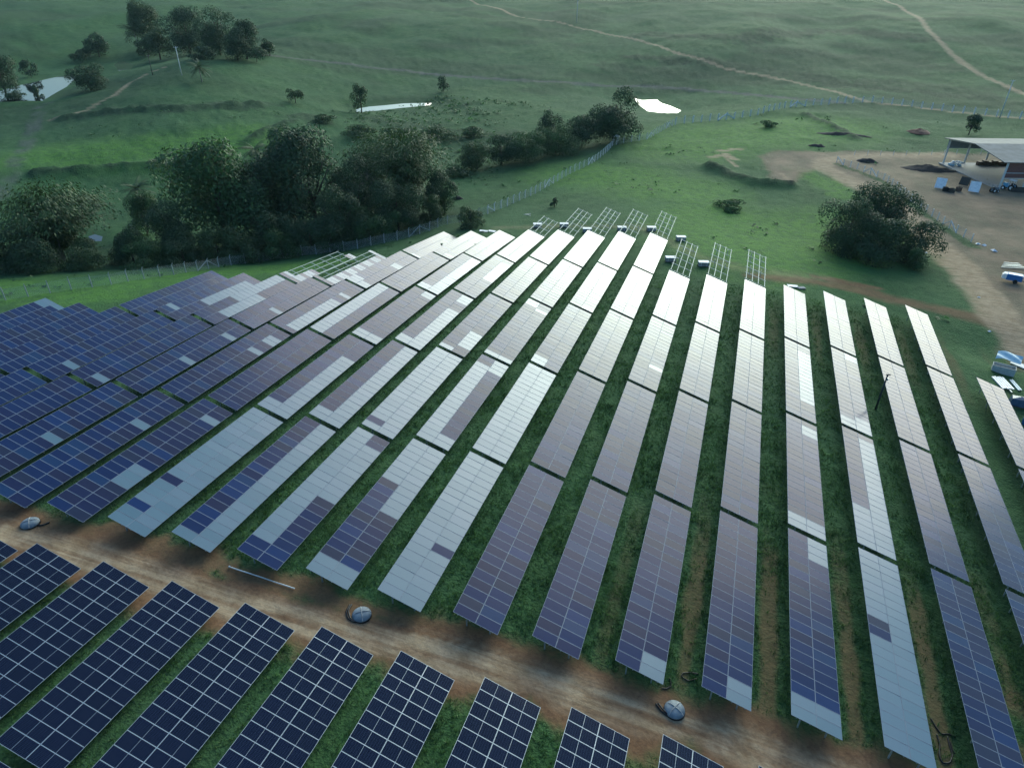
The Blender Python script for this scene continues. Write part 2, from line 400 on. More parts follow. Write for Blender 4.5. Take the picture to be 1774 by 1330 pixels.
NEAR_TRACK = ats([(-120, 895), (0, 921), (100, 950), (200, 978), (320, 1018), (420, 1050), (560, 1082), (720, 1120), (900, 1168), (1100, 1232), (1300, 1292), (1500, 1360), (1750, 1440), (2100, 1540)])
NEAR_EDGE = ats([(-120, 890), (0, 915), (120, 915), (250, 950), (380, 985), (520, 1025), (650, 1060), (800, 1110), (950, 1160), (1100, 1215), (1250, 1265), (1400, 1310), (1500, 1350), (1750, 1425), (2100, 1520)])
RUT1 = ats([(0, 917), (100, 938), (200, 975), (330, 1010), (420, 1040), (520, 1062), (640, 1100), (760, 1130), (900, 1165), (1000, 1200)])
RUT2 = ats([(0, 930), (90, 955), (180, 990), (300, 1025), (420, 1070), (500, 1085), (640, 1122), (760, 1150), (880, 1190)])
ROADS_FAR = [(ats([(780, -12), (815, 0), (850, 12), (900, 30), (1000, 48), (1100, 68), (1180, 95), (1250, 117), (1330, 133), (1400, 148), (1450, 160), (1505, 177), (1600, 188), (1700, 199), (1800, 209)]), 1.7),
             (ats([(1500, -20), (1530, 0), (1560, 12), (1580, 25), (1610, 55), (1650, 95), (1690, 125), (1740, 148), (1790, 168)]), 2.0),
             (ats([(90, 208), (150, 190), (200, 165), (222, 146), (250, 130), (285, 117)]), 1.3)]
ROAD_BLUE = [(ats([(440, 95), (520, 103), (600, 112), (700, 122), (800, 133), (900, 140), (1000, 145), (1100, 150), (1180, 153), (1280, 162), (1380, 172), (1460, 178)]), 1.8),
             (ats([(-10, 345), (20, 300), (45, 250), (60, 215), (68, 188), (80, 180)]), 2.2)]
YARD = ats([(1318, 272), (1345, 262), (1400, 262), (1500, 262), (1580, 267), (1640, 264), (1800, 268), (1800, 640), (1758, 640), (1742, 590), (1712, 545), (1690, 510), (1650, 465), (1610, 420), (1570, 385), (1520, 340), (1460, 310), (1415, 288), (1395, 300), (1370, 322), (1340, 310)])
YARD_ROAD = ats([(1640, 268), (1500, 270), (1430, 278), (1425, 290), (1470, 312), (1530, 342), (1580, 385), (1620, 425), (1665, 465), (1700, 505), (1735, 555), (1790, 610)])
LOW_TRACK = ats([(1300, 478), (1400, 487), (1480, 500), (1560, 522), (1650, 540), (1740, 565)])
PINK = ats([(1410, 480), (1450, 486), (1520, 499)])
SANDS = [(ats([(1232, 272), (1255, 268), (1272, 276)]), 1.6), (ats([(1240, 262), (1290, 258)]), 1.0), (ats([(1352, 300), (1368, 312)]), 0.8), (ats([(1260, 276), (1276, 288)]), 0.9)]
WORN = [(ats([(870, 395), (1000, 392), (1100, 392), (1200, 440), (1300, 470), (1420, 482)]), 3.5)]
GULLY = [ats([(110, 205), (180, 195), (260, 190), (330, 188), (400, 184), (450, 182)]), ats([(430, 245), (470, 225), (510, 212)]), ats([(60, 300), (140, 296), (210, 290), (290, 285), (340, 280)]),
         ats([(1230, 290), (1270, 305), (1310, 318), (1370, 322)]), ats([(1120, 60), (1290, 70), (1420, 55), (1600, 68)]), ats([(1100, 100), (1300, 120), (1500, 150), (1600, 160), (1700, 170)]),
         ats([(1395, 200), (1430, 215), (1480, 238)])]
RIDGE_UP = [(GULLY[0], 1.3), (GULLY[2], 1.6), (GULLY[3], 1.2), (GULLY[1], 1.0), (GULLY[6], 0.8)]
LUSH = [(ats([(0, 500), (150, 500), (300, 478), (420, 470), (520, 462)]), 11.0), (ats([(60, 270), (200, 265), (330, 255), (430, 240)]), 16.0), (ats([(1200, 250), (1260, 235), (1340, 230), (1400, 220)]), 30.0), (ats([(1380, 300), (1430, 315), (1470, 340)]), 5.0), (ats([(1250, 380), (1320, 440), (1420, 400)]), 20.0), (ats([(1000, 300), (1100, 310), (1180, 330)]), 18.0)]
SCRUB = [(ats([(1050, 115), (1200, 130), (1350, 142)]), 10.0), (ats([(1500, 140), (1650, 155), (1774, 185)]), 14.0), (ats([(1330, 90), (1500, 100), (1650, 120)]), 12.0), (ats([(60, 440), (250, 440), (450, 420), (620, 400), (740, 372)]), 14.0), (ats([(650, 205), (780, 235), (900, 240)]), 10.0), (ats([(520, 200), (560, 210)]), 8.0)]

YFENCE = ats([(1449, 284), (1492, 300), (1530, 315), (1578, 353), (1615, 380), (1651, 405), (1690, 430)])
def ground_masks(x, y):
    nz = fbm(x / 4.0, y / 4.0, 5, 4); nz2 = fbm(x / 1.1, y / 1.1, 9, 3)
    # bare soil: the strip between the two groups of tables
    dn = dist_line(x, y, NEAR_TRACK)
    tan = 0.85 * sstep(2.1, 0.9, dn + 1.2 * nz)
    off = y - np.interp(x, NEAR_TRACK[np.argsort(NEAR_TRACK[:, 0]), 0], NEAR_TRACK[np.argsort(NEAR_TRACK[:, 0]), 1])
    strk = vnoise(off * 2.3 + 1.5 * nz, x * 0.07, 61) * .6 + vnoise(off * 5.5 + nz, x * 0.16, 63) * .4
    tan = tan * sstep(.18, .75, strk)
    for r in (RUT1, RUT2): tan = np.maximum(tan, 1.0 * sstep(0.9, 0.2, dist_line(x, y, r) + 0.8 * nz2))
    red = sstep(4.2, 2.0, dn + 4.0 * nz + 1.4 * nz2)
    red = np.maximum(red, 0.9 * sstep(2.4, 1.0, dist_line(x, y, NEAR_EDGE) + 4.0 * nz + 1.2 * nz2))
    for pts, w in ROADS_FAR: tan = np.maximum(tan, 0.8 * sstep(w * 1.15, w * 0.6, dist_line(x, y, pts) + 0.8 * nz))
    dy_ = dist_poly(x, y, YARD)
    yard = sstep(1.5, -1.5, dy_ + 4.0 * nz)
    tan = np.maximum(tan, 0.25 * yard * sstep(-.2, .3, nz))
    tan = np.maximum(tan, 0.95 * sstep(4.6, 2.2, dist_line(x, y, YARD_ROAD) + 1.5 * nz))
    red = np.maximum(red, yard * (0.45 + 0.9 * nz))
    red = np.maximum(red, 0.8 * sstep(2.6, 1.0, dist_line(x, y, LOW_TRACK) + 2.0 * nz))
    red = np.maximum(red, 0.9 * sstep(1.5, 0.5, dist_line(x, y, PINK) + 1.5 * nz))
    for pts, w in SANDS: tan = np.maximum(tan, 1.0 * sstep(w * 1.4, w * 0.4, dist_line(x, y, pts) + 2.0 * nz))
    for pts, w in WORN: tan = np.maximum(tan, 0.28 * sstep(w, 0.2, dist_line(x, y, pts) + 5 * nz))
    grey = np.zeros_like(x)
    for pts, w in ROAD_BLUE: grey = np.maximum(grey, (.85 if w < 2 else .6) * sstep(w * 1.7, w * 0.7, dist_line(x, y, pts) + 2.0 * nz) * (1 if w < 2 else sstep(-.25, .1, fbm(x / 7, y / 7, 71, 3))))
    lush = np.zeros_like(x)
    for pts, w in LUSH: lush = np.maximum(lush, 0.9 * sstep(w * 1.4, w * 0.3, dist_line(x, y, pts) + 12 * nz))
    scr = np.zeros_like(x)
    for pts, w in SCRUB: scr = np.maximum(scr, 0.75 * sstep(w * 1.5, w * 0.2, dist_line(x, y, pts) + 25 * nz))
    for g in GULLY:
        gd = float(np.hypot(g[:, 0], g[:, 1]).mean()); gw = 1.0 if gd < 300 else 2.6 + (gd - 300) / 90
        scr = np.maximum(scr, 0.9 * sstep(3.2 * gw, 0.8 * gw, dist_line(x, y, g) + 5 * gw * (nz + .6 * fbm(x / 30, y / 30, 15, 3))))
    scr = np.maximum(scr, 0.55 * sstep(300, 380, np.hypot(x, y)) * sstep(.02, .16, fbm(x / 75, y / 45, 19, 4)))
    # worn strips along the wheel lanes between the right-hand rows
    inr = sstep(28, 34, x) * 0
    c = np.mod(x - V0, PITCHV)
    lane = sstep(1.0, 0.35, np.abs(c - 5.25) + 0.9 * nz) * (sstep(-12, 6, x) * sstep(62, 46, y + 20 * nz) * sstep(33, 37, y))
    lane2 = sstep(1.0, 0.3, np.abs(c - 5.4) + 0.9 * nz) * sstep(0, 12, x) * sstep(92, 104, y) * sstep(122, 108, y) * sstep(44, 40, x)
    red = np.maximum(red, np.maximum(0.62 * lane, 0.35 * lane2)) + inr
    st = 1 - .85 * sstep(1.5, .5, dist_line(x, y, YFENCE) + 1.2 * nz)
    tan, red, yard = tan * st, red * st, yard * st
    return np.clip(tan, 0, 1), np.clip(red, 0, 1), np.clip(np.maximum(scr, 0), 0, 1), np.clip(lush, 0, 1), np.clip(grey, 0, 1), yard

def ground_height(x, y, masks=None):
    z = hbase(x, y)
    r = np.hypot(x, y)
    for pts, hgt in RIDGE_UP:
        d = dist_line(x, y, pts); z = z + hgt * np.exp(-(d / 2.2) ** 2) * (0.6 + 0.8 * vnoise(x / 5, y / 5, 41))
    if masks is None: masks = ground_masks(x, y)
    bare = np.clip(np.maximum(np.maximum(masks[0], masks[1]), masks[4]), 0, 1)
    veg = 1 - 0.85 * bare
    amp = 0.10 + 0.28 * sstep(100, 260, r)
    z = z + amp * veg * fbm(x / 1.3, y / 1.3, 21, 3) * 1.5
    z = z + sstep(120, 300, r) * veg * 1.5 * fbm(x / 14, y / 14, 33, 4)
    z = z + masks[2] * 1.3 * (fbm(x / 2.5, y / 2.5, 55, 3) + 0.15) * sstep(60, 140, r)
    z = z + 0.10 * bare * fbm(x / 0.9, y / 0.9, 77, 3)
    for nm, P, pz, lab in pond_w:
        s = dist_poly(x, y, P)
        near = s < 12
        z = np.where(near, np.where(s < 0, pz - 0.35 * sstep(0, -2.0, s) - 0.05, pz + (z - pz) * sstep(1.0, 12, s) + 0.10 * sstep(0, 1.5, s)), z)
    return z

def build_ground():
    lo, hi = YAW - math.radians(50), YAW + math.radians(50)
    th = np.concatenate([np.linspace(lo, hi, 560, endpoint=False), np.linspace(hi, lo + 2 * math.pi, 70, endpoint=False)])
    rr = [3.0]
    while rr[-1] < 3500: rr.append(rr[-1] * (1.0095 if 18 < rr[-1] < 1000 else 1.05))
    rr = np.array(rr)
    R, T = np.meshgrid(rr, th, indexing='ij')
    x = (R * np.sin(T)).ravel(); y = (R * np.cos(T)).ravel()
    mk = ground_masks(x, y)
    z = ground_height(x, y, mk)
    nr, nt_ = len(rr), len(th)
    i = np.arange(nr - 1)[:, None] * nt_; j = np.arange(nt_)[None]; j2 = (j + 1) % nt_
    F = np.stack([i + j, i + nt_ + j, i + nt_ + j2, i + j2], -1).reshape(-1, 4)[:, ::-1]
    V = np.c_[x, y, z]
    # faces on bare soil become the tracks and the yard, the rest is the grassland; the sheets share their borders
    fx, fy = x[F].mean(1), y[F].mean(1)
    road = np.zeros(len(F), int)
    dn = dist_line(fx, fy, NEAR_TRACK); road[dn < 3.2] = 1
    for pts, w in ROADS_FAR: road[dist_line(fx, fy, pts) < w * 1.3] = 2
    road[dist_poly(fx, fy, YARD) < 0] = 3
    for pts, w in ROAD_BLUE: road[dist_line(fx, fy, pts) < w * 1.2] = 4
    names = {0: ("ground", "rolling green pasture with scrub and worn patches"), 1: ("dirt_track", "rutted brown dirt track between the two groups of solar tables"),
             2: ("hill_path", "pale dirt paths crossing the far green hillside"), 3: ("dirt_yard", "bare reddish earth yard and road in front of the shed"), 4: ("grey_path", "grey worn farm path across the valley")}
    for k, (nm, lab) in names.items():
        Fk = F[road == k]
        used, inv = np.unique(Fk, return_inverse=True)
        me = fast_mesh(nm, V[used], inv.reshape(-1, 4))
        for an, ms in (("soil", (mk[0], mk[1], mk[2])), ("cover", (mk[3], mk[4], mk[5]))):
            a = me.attributes.new(an, 'FLOAT_COLOR', 'POINT')
            a.data.foreach_set("color", np.c_[ms[0][used], ms[1][used], ms[2][used], np.ones(len(used))].astype(np.float32).ravel())
        o = link_mesh(nm, me, GROUND, smooth=True)
        tag(o, lab, nm.replace("_", " "), kind="structure")

def ground_mat():
    m = bpy.data.materials.new("pasture_and_soil"); m.use_nodes = True; nt = m.node_tree; b = nt.nodes["Principled BSDF"]; L = nt.links.new
    geo = nt.nodes.new("ShaderNodeNewGeometry")
    def noise(scale, detail=4, rough=0.6):
        n = nt.nodes.new("ShaderNodeTexNoise"); n.inputs["Scale"].default_value = scale; n.inputs["Detail"].default_value = detail; n.inputs["Roughness"].default_value = rough
        L(geo.outputs["Position"], n.inputs["Vector"]); return n.outputs["Fac"]
    def mix(f, a, c, mode='MIX'):
        n = nt.nodes.new("ShaderNodeMix"); n.data_type = 'RGBA'; n.blend_type = mode
        if isinstance(f, float): n.inputs[0].default_value = f
        else: L(f, n.inputs[0])
        for k, q in ((6, a), (7, c)):
            if isinstance(q, tuple): n.inputs[k].default_value = (*q, 1)
            else: L(q, n.inputs[k])
        return n.outputs[2]
    def mr(v, a, b_, c=0.0, d=1.0):
        n = nt.nodes.new("ShaderNodeMapRange"); n.inputs[1].default_value = a; n.inputs[2].default_value = b_; n.inputs[3].default_value = c; n.inputs[4].default_value = d
        L(v, n.inputs[0]); return n.outputs[0]
    def attr(nm):
        n = nt.nodes.new("ShaderNodeAttribute"); n.attribute_name = nm
        s = nt.nodes.new("ShaderNodeSeparateColor"); L(n.outputs["Color"], s.inputs[0]); return s.outputs
    s = attr("soil"); c = attr("cover")
    fine, med, big, huge = noise(3.2, 6), noise(0.55, 5), noise(0.07, 4), noise(0.016, 4)
    g = mix(mr(fine, .3, .7), (.014, .050, .020), (.062, .165, .052))
    g = mix(mr(med, .4, .68, 0, .7), g, (.022, .066, .026))
    g = mix(mr(noise(.24, 6, .75), .44, .62, 0, .75), g, (.072, .150, .056))
    g = mix(mr(big, .42, .68, 0, .75), g, (.050, .130, .050))
    g = mix(mr(huge, .45, .65, 0, .5), g, (.046, .098, .050))
    lushc = mix(mr(fine, .3, .7), (.066, .170, .030), (.115, .265, .050))
    n_l = nt.nodes.new("ShaderNodeMath"); n_l.operation = 'MULTIPLY'; L(c[0], n_l.inputs[0]); L(mr(med, .25, .6), n_l.inputs[1])
    g = mix(n_l.outputs[0], g, lushc)
    scr = mix(mr(med, .35, .65), (.014, .042, .020), (.038, .078, .036))
    g = mix(s[2], g, scr)
    gp = mix(mr(med, .3, .7), (.075, .085, .080), (.13, .14, .13))
    g = mix(c[1], g, gp)
    red = mix(mr(med, .3, .7), (.135, .074, .040), (.230, .132, .072))
    red = mix(mr(fine, .45, .75, 0, .6), red, (.066, .042, .028))
    g = mix(s[1], g, red)
    yd = mix(mr(big, .35, .65), (.185, .140, .110), (.32, .235, .172))
    n_y = nt.nodes.new("ShaderNodeMath"); n_y.operation = 'MULTIPLY'; n_y.inputs[1].default_value = 0.6; L(c[2], n_y.inputs[0])
    g = mix(n_y.outputs[0], g, yd)
    mp = nt.nodes.new("ShaderNodeMapping"); mp.inputs["Scale"].default_value = (.10, 2.6, 1); mp.inputs["Rotation"].default_value = (0, 0, -.03); L(geo.outputs["Position"], mp.inputs[0])
    sn = nt.nodes.new("ShaderNodeTexNoise"); sn.inputs["Scale"].default_value = 1.0; sn.inputs["Detail"].default_value = 6; sn.inputs["Distortion"].default_value = .6; L(mp.outputs[0], sn.inputs["Vector"])
    tf = nt.nodes.new("ShaderNodeMath"); tf.operation = 'MULTIPLY'; tf.use_clamp = True; L(s[0], tf.inputs[0]); L(mr(sn.outputs["Fac"], .32, .60, .40, 1.15), tf.inputs[1])
    tn = mix(mr(med, .3, .7), (.265, .19, .112), (.43, .335, .22))
    tn = mix(mr(fine, .5, .8, 0, .5), tn, (.13, .09, .06))
    g = mix(tf.outputs[0], g, tn)
    L(g, b.inputs["Base Color"]); b.inputs["Roughness"].default_value = 0.95; b.inputs["Specular IOR Level"].default_value = 0.15
    bp = nt.nodes.new("ShaderNodeBump"); bp.inputs["Strength"].default_value = 1.0; bp.inputs["Distance"].default_value = 0.32
    ad = nt.nodes.new("ShaderNodeMath"); ad.operation = 'ADD'; L(fine, ad.inputs[0]); L(med, ad.inputs[1]); L(ad.outputs[0], bp.inputs["Height"])
    mxs = nt.nodes.new("ShaderNodeMath"); mxs.operation = 'MAXIMUM'; L(s[0], mxs.inputs[0]); L(s[1], mxs.inputs[1]); L(mr(mxs.outputs[0], .1, .8, 1.0, .28), bp.inputs["Strength"]); L(bp.outputs[0], b.inputs["Normal"])
    return m
GROUND = ground_mat()
build_ground()

WATER = mat("still_water", (.012, .018, .018), 0.03, ior=1.333)
for nm, P, pz, lab in pond_w:
    me = bpy.data.meshes.new(nm); me.from_pydata([(p[0], p[1], pz + 0.02) for p in P], [], [tuple(range(len(P)))]); me.update()
    if me.polygons[0].normal.z < 0: me.flip_normals()
    tag(link_mesh(nm, me, WATER), lab, "pond", kind="structure")

def gz(x, y): return float(ground_height(np.array([float(x)]), np.array([float(y)]))[0])
def atg(px, py):
    p = at(px, py); p[2] = gz(p[0], p[1]); return p

# ------------------------------------------------------------------ solar tables
def module_mesh(name, lx, ly, glassm, fr=0.021, mid=False, fm=None):
    """one framed module lying in x (up the slope) and y (along the row)"""
    mb = MB(); t = 0.035; g = 0.004
    mb.box((lx / 2, ly / 2, t / 2 - g), (lx - 2 * fr, ly - 2 * fr, t - g), 0)          # glass and backsheet
    mb.box((lx / 2, fr / 2, t / 2), (lx, fr, t), 1); mb.box((lx / 2, ly - fr / 2, t / 2), (lx, fr, t), 1)
    mb.box((fr / 2, ly / 2, t / 2), (fr, ly - 2 * fr, t), 1); mb.box((lx - fr / 2, ly / 2, t / 2), (fr, ly - 2 * fr, t), 1)
    if mid: mb.box((lx / 2, ly / 2, t - g + 0.0005), (0.014, ly - 2 * fr, 0.005), 1)     # pale joint between the half-cell blocks
    me = bpy.data.meshes.new(name); me.from_pydata(mb.v, [], mb.f)
    for m in (glassm, fm or ALU): me.materials.append(m)
    me.polygons.foreach_set("material_index", mb.m); me.update()
    return me
MW, ML = 1.99, TL / 20 - 0.02
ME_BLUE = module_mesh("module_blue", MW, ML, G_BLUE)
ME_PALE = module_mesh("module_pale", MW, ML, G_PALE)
LW, LL, LN = 2.265, 1.048, 14
ME_NAVY = module_mesh("module_navy", LW, LL, G_NAVY, 0.017, True, ALUB)
mod_proto = bpy.data.objects.new("solar_module", ME_BLUE)

def add_module(root, me, x, y, jit=0.0028):
    o = mod_proto.copy(); o.data = me; COL.objects.link(o); o.parent = root
    o.location = (x, y, 0); o.rotation_euler = (random.gauss(0, jit), random.gauss(0, jit), 0)
    return o

def table_root(name, v, u0, L, z0, z1, label, cat, group):
    al = math.atan2(z1 - z0, L)
    yv = Vector((0, math.cos(al), math.sin(al))); xv = Vector((math.cos(TILT), 0, -math.sin(TILT)))
    xv = (xv - yv * xv.dot(yv)).normalized(); zv = xv.cross(yv)
    o = bpy.data.objects.new(name, None); COL.objects.link(o); o.empty_display_size = 0.5
    o.matrix_world = Matrix(((xv.x, yv.x, zv.x, v), (xv.y, yv.y, zv.y, u0), (xv.z, yv.z, zv.z, z0), (0, 0, 0, 1)))
    tag(o, label, cat, group)
    return o, o.matrix_world.copy()

def supports(root, Mw, L, wid, split, m=STEEL, rails=(0.45, 1.5, 2.5, 3.55), raft=6, rail_w=0.07):
    Mi = Mw.inverted()
    mb = MB()
    for x in rails: mb.box((x, L / 2, -0.05), (rail_w, L, 0.08))
    ys = np.linspace(0.7, L - 0.7, raft)
    for y in ys: mb.box((wid / 2, y, -0.135), (wid * 0.93, 0.07, 0.09))
    mb.build("support_frame", m, root)
    pb = MB()
    px = (wid * 0.25, wid * 0.78)
    P = [(x, y) for y in ys for x in px]
    W = [Mw @ Vector((x, y, -0.18)) for x, y in P]
    G = ground_height(np.array([w.x for w in W]), np.array([w.y for w in W]))
    for w, g in zip(W, G):
        q = MB() if split else pb
        a = Mi @ w; b = Mi @ Vector((w.x, w.y, g - 0.15))
        q.bar(a, b, 0.10, 0.10)
        if split: q.build("post", m, root)
    if not split: tag(pb.build("posts", m, root), kind="stuff")

S20 = set(range(20))
def cols(left=(), right=()): return set(left), set(right)
R_ = lambda a, b: set(range(a, b))
# where the pale modules sit: (row, table counted from the track) -> (left column, right column), modules counted from the track end
PALE = {
    (0, 0): (S20, S20 - {6}), (0, 1): (S20, S20), (-1, 0): (R_(0, 2) | R_(13, 20), R_(0, 2) | R_(9, 20)), (-1, 1): (R_(0, 18), R_(0, 2) | R_(17, 20)),
    (-2, 0): (R_(2, 20), R_(9, 18)), (-2, 1): (S20 - {1}, S20), (-2, 2): ({0}, R_(2, 7)), (-3, 0): ({0}, S20), (-3, 1): ({0, 1}, S20), (-3, 2): ({0, 1}, R_(0, 14) | R_(17, 20)),
    (-3, 3): (set(), R_(8, 18)), (-4, 0): (S20 - {2, 6}, S20), (-4, 1): ({0, 1}, R_(0, 15)), (-4, 2): ({0, 1}, {0, 1, 18, 19}), (-4, 3): ({0, 1}, S20),
    (-5, 0): (set(), {5, 6, 7, 17}), (-5, 1): (set(), set()), (-5, 2): (S20, set()), (-5, 3): (set(), set()), (-1, 2): ({0, 18, 19}, {0, 17}), (0, 2): ({0, 1}, set()),
    (-6, 1): (set(), {13, 16, 17}), (-6, 2): (set(), R_(1, 13) | {15}), (-6, 3): ({0, 1, 2}, {0, 1, 12, 13}), (-7, 1): (set(), {8, 16}), (-7, 2): (set(), {6}), (-8, 2): (R_(8, 20), R_(3, 12)),
    (-9, 2): (R_(2, 3), R_(7, 18)), (-8, 0): (set(), {2}), (-9, 1): (set(), {3}), (-7, 0): (set(), {9}), (-12, 1): ({18, 19}, {19}), (-11, 1): (set(), set()), (-12, 0): ({17}, set()), (-11, 0): ({13, 14}, {12}),
    (3, 0): (set(), {0, 1}), (4, 0): (set(), {0, 1}), (5, 0): ({0, 1}, {0, 1, 17, 18, 19}), (5, 1): ({0, 1}, {0, 1, 17, 18}), (5, 2): (set(), R_(4, 18)), (6, 2): ({0, 1}, {0, 1, 2, 18, 19}),
    (6, 1): (R_(0, 6), R_(0, 19)), (6, 0): (S20 - {10, 11}, S20), (-7, 3): ({19}, R_(0, 3)), (2, 0): (set(), set()),
}
NT = {}
for r in range(-12, 10):
    NT[r] = 5 if -6 <= r <= 1 else 4
for r in (-12, -11): NT[r] = 2
for r in (-10, -9, -8): NT[r] = 3
NT[-7] = 3
NT[9] = 3
order = {r: ORD[9 - r] for r in range(-12, 10)}          # rows counted from the shed side
order[9] = "first"
def where(r, k): return f"{ORD[k]} from the dirt track, {order[r]} row from the right"

for r in range(-12, 10):
    v = V0 + PITCHV * r
    for k in range(NT[r]):
        u0 = STARTS[r] + k * (TL + GAP)
        z0, z1 = float(zhigh(u0, v)), float(zhigh(u0 + TL, v))
        pl, pr = PALE.get((r, k), (set(), set()))
        if (r, k) not in PALE and r < 3 and random.random() < 0.3: pr = {random.randrange(20)}
        n = len(pl) + len(pr)
        look = "all pale" if n >= 38 else "mostly pale" if n > 22 else "half pale, half blue" if n > 12 else "blue and pale" if n > 2 else "blue"
        o, Mw = table_root("solar_table", v, u0, TL, z0, z1, f"{look} solar table, {where(r, k)}", "solar table", "solar tables beyond the dirt track")
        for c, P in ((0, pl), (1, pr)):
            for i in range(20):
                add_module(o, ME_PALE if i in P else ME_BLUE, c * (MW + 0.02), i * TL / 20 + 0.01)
        supports(o, Mw, TL, 4.0, k == 0 and r >= -7)

# unfinished tables: racks with few or no modules
def rack(r, u0, L, label, mods=()):
    v = V0 + PITCHV * r
    z0, z1 = float(zhigh(u0, v)), float(zhigh(u0 + L, v))
    if r > -7: z1 = z0 + (z1 - z0) * 0.4
    o, Mw = table_root("mounting_rack", v, u0, L, z0, z1, label, "solar rack", "unfinished racks at the far end of the rows")
    Mi = Mw.inverted()
    for x in (0.25, 1.4, 2.55, 3.75): MB().box((x, L / 2, -0.03), (0.085, L, 0.09)).build("rail", RACKM, o)
    for y in np.linspace(0.25, L - 0.25, max(4, int(L / 2.6))):
        MB().box((2.0, y, -0.14), (4.0, 0.075, 0.10)).build("rafter", RACKM, o)
    for y in np.linspace(0.6, L - 0.6, max(3, int(L / 5))):
        for x in (1.0, 3.1):
            w = Mw @ Vector((x, y, -0.2)); MB().bar((x, y, -0.2), Mi @ Vector((w.x, w.y, gz(w.x, w.y) - 0.2)), 0.11, 0.11).build("post", STEEL, o)
    for c, i in mods:
        add_module(o, ME_PALE if (i % 3) else ME_BLUE, c * (MW + 0.02), i * TL / 20 + 0.01)
    return o
def tend(r, k): return STARTS[r] + (k + 1) * TL + k * GAP
rack(-8, tend(-8, 2) + GAP, 19.5, "half-built rack holding a few pale modules, left end by the fence", [(0, 0), (0, 1)] + [(1, i) for i in range(0, 7)] + [(1, 18), (1, 19)])
rack(-7, tend(-7, 2) + GAP, TL, "half-built rack with its right column full of modules", [(1, i) for i in range(20)] + [(0, 19), (0, 0)])
for r, L, lab in ((-3, 11.5, "short bare rack, leftmost of the empty racks behind the white tables"), (-2, 18.0, "bare rack second from left among the empty racks behind the tables"), (-1, 18.5, "bare rack in the middle of the five empty racks by the fence"),
                  (0, 17.0, "bare rack fourth from left among the five empty racks"), (1, 16.0, "bare rack rightmost of the five empty racks by the fence")):
    rack(r, tend(r, 4) + 0.5, L, lab)
for r, L, lab in ((2, 17.8, "bare rack between two white pallets, right of the five farther racks"), (3, 17.6, "bare rack in the middle of the three nearer empty racks"), (4, 15.6, "bare rack rightmost of all the empty racks")):
    rack(r, tend(r, 3) + 0.6, L, lab)

# the dark tables in front of the dirt track
def low_table(i, k, n):
    v, u, z = LOWROWS[i]
    L = n * (LL + 0.018)
    u1 = u - k * (LN * (LL + 0.018) + 0.7); u0 = u1 - L
    z1 = z + LOWSLOPE * (u - u1); z0 = z + LOWSLOPE * (u - u0)
    pos = "leftmost" if i == 0 else "%s from the left" % ORD[i] if i else ""
    lab = f"dark navy gridded table below the dirt track, {pos}" if k == 0 else f"dark navy table end at the bottom edge, row {ORD[i]} from the left"
    o, Mw = table_root("solar_table", v, u0, L, z0, z1, lab, "solar table", "dark tables below the dirt track")
    for c in (0, 1):
        for j in range(n): add_module(o, ME_NAVY, c * (LW + 0.02), j * (LL + 0.018) + 0.009, 0.0015)
    supports(o, Mw, L, 2 * LW, True, rails=(0.5, 1.75, 2.8, 4.05), raft=4)
for i in range(len(LOWROWS)):
    low_table(i, 0, LN if i < 9 else 8)
for i in (4, 5): low_table(i, 1, 4)


# ------------------------------------------------------------------ plants
def mpp(p): return float((np.asarray(p) - CAM) @ CF) / FPX          # metres per photo pixel at a point
def height_to(p, ty):
    hs = np.arange(0.2, 40, 0.1); q = np.array([proj((p[0], p[1], p[2] + h))[1] for h in hs])
    return float(hs[int(np.argmin(np.abs(q - ty)))])

def cards(name, P, N, size, material, parent, aspect=0.6, droop=None):
    """leaf-sized faces at points P facing roughly N"""
    n = len(P); size = np.broadcast_to(np.asarray(size, float), (n,))[:, None]
    N = N + rng.normal(0, 0.42, (n, 3)); N /= np.linalg.norm(N, axis=1)[:, None] + 1e-9
    t = rng.normal(0, 1, (n, 3)) if droop is None else droop + rng.normal(0, 0.25, (n, 3))
    a = t - N * (t * N).sum(1)[:, None]; a /= np.linalg.norm(a, axis=1)[:, None] + 1e-9
    b = np.cross(N, a)
    s = size * rng.uniform(0.6, 1.3, (n, 1))
    V = np.stack([P - a * s * .5, P + b * s * aspect * .5, P + a * s * .5, P - b * s * aspect * .5], 1).reshape(-1, 3)
    F = np.arange(4 * n).reshape(n, 4)
    return link_mesh(name, fast_mesh(name, V, F), material, parent)

def blob_points(center, radii, nb, n, flat=0.25, br=(0.30, 0.5)):
    """points on lumps spread through an ellipsoid"""
    c = rng.normal(0, 1, (nb, 3)); c /= np.linalg.norm(c, axis=1)[:, None]; c *= rng.uniform(0.35, 0.85, (nb, 1)); c[:, 2] = np.where(c[:, 2] < -0.5, -c[:, 2], c[:, 2])
    r = rng.uniform(br[0], br[1], nb)
    w = r ** 2; idx = rng.choice(nb, n, p=w / w.sum())
    d = rng.normal(0, 1, (n, 3)); d[:, 2] = np.abs(d[:, 2]) * np.where(rng.random(n) < 0.8, 1, -1); d /= np.linalg.norm(d, axis=1)[:, None]
    q = c[idx] + d * (r[idx] * rng.uniform(0.72, 1.08, n))[:, None]
    return q * np.asarray(radii) + np.asarray(center), d

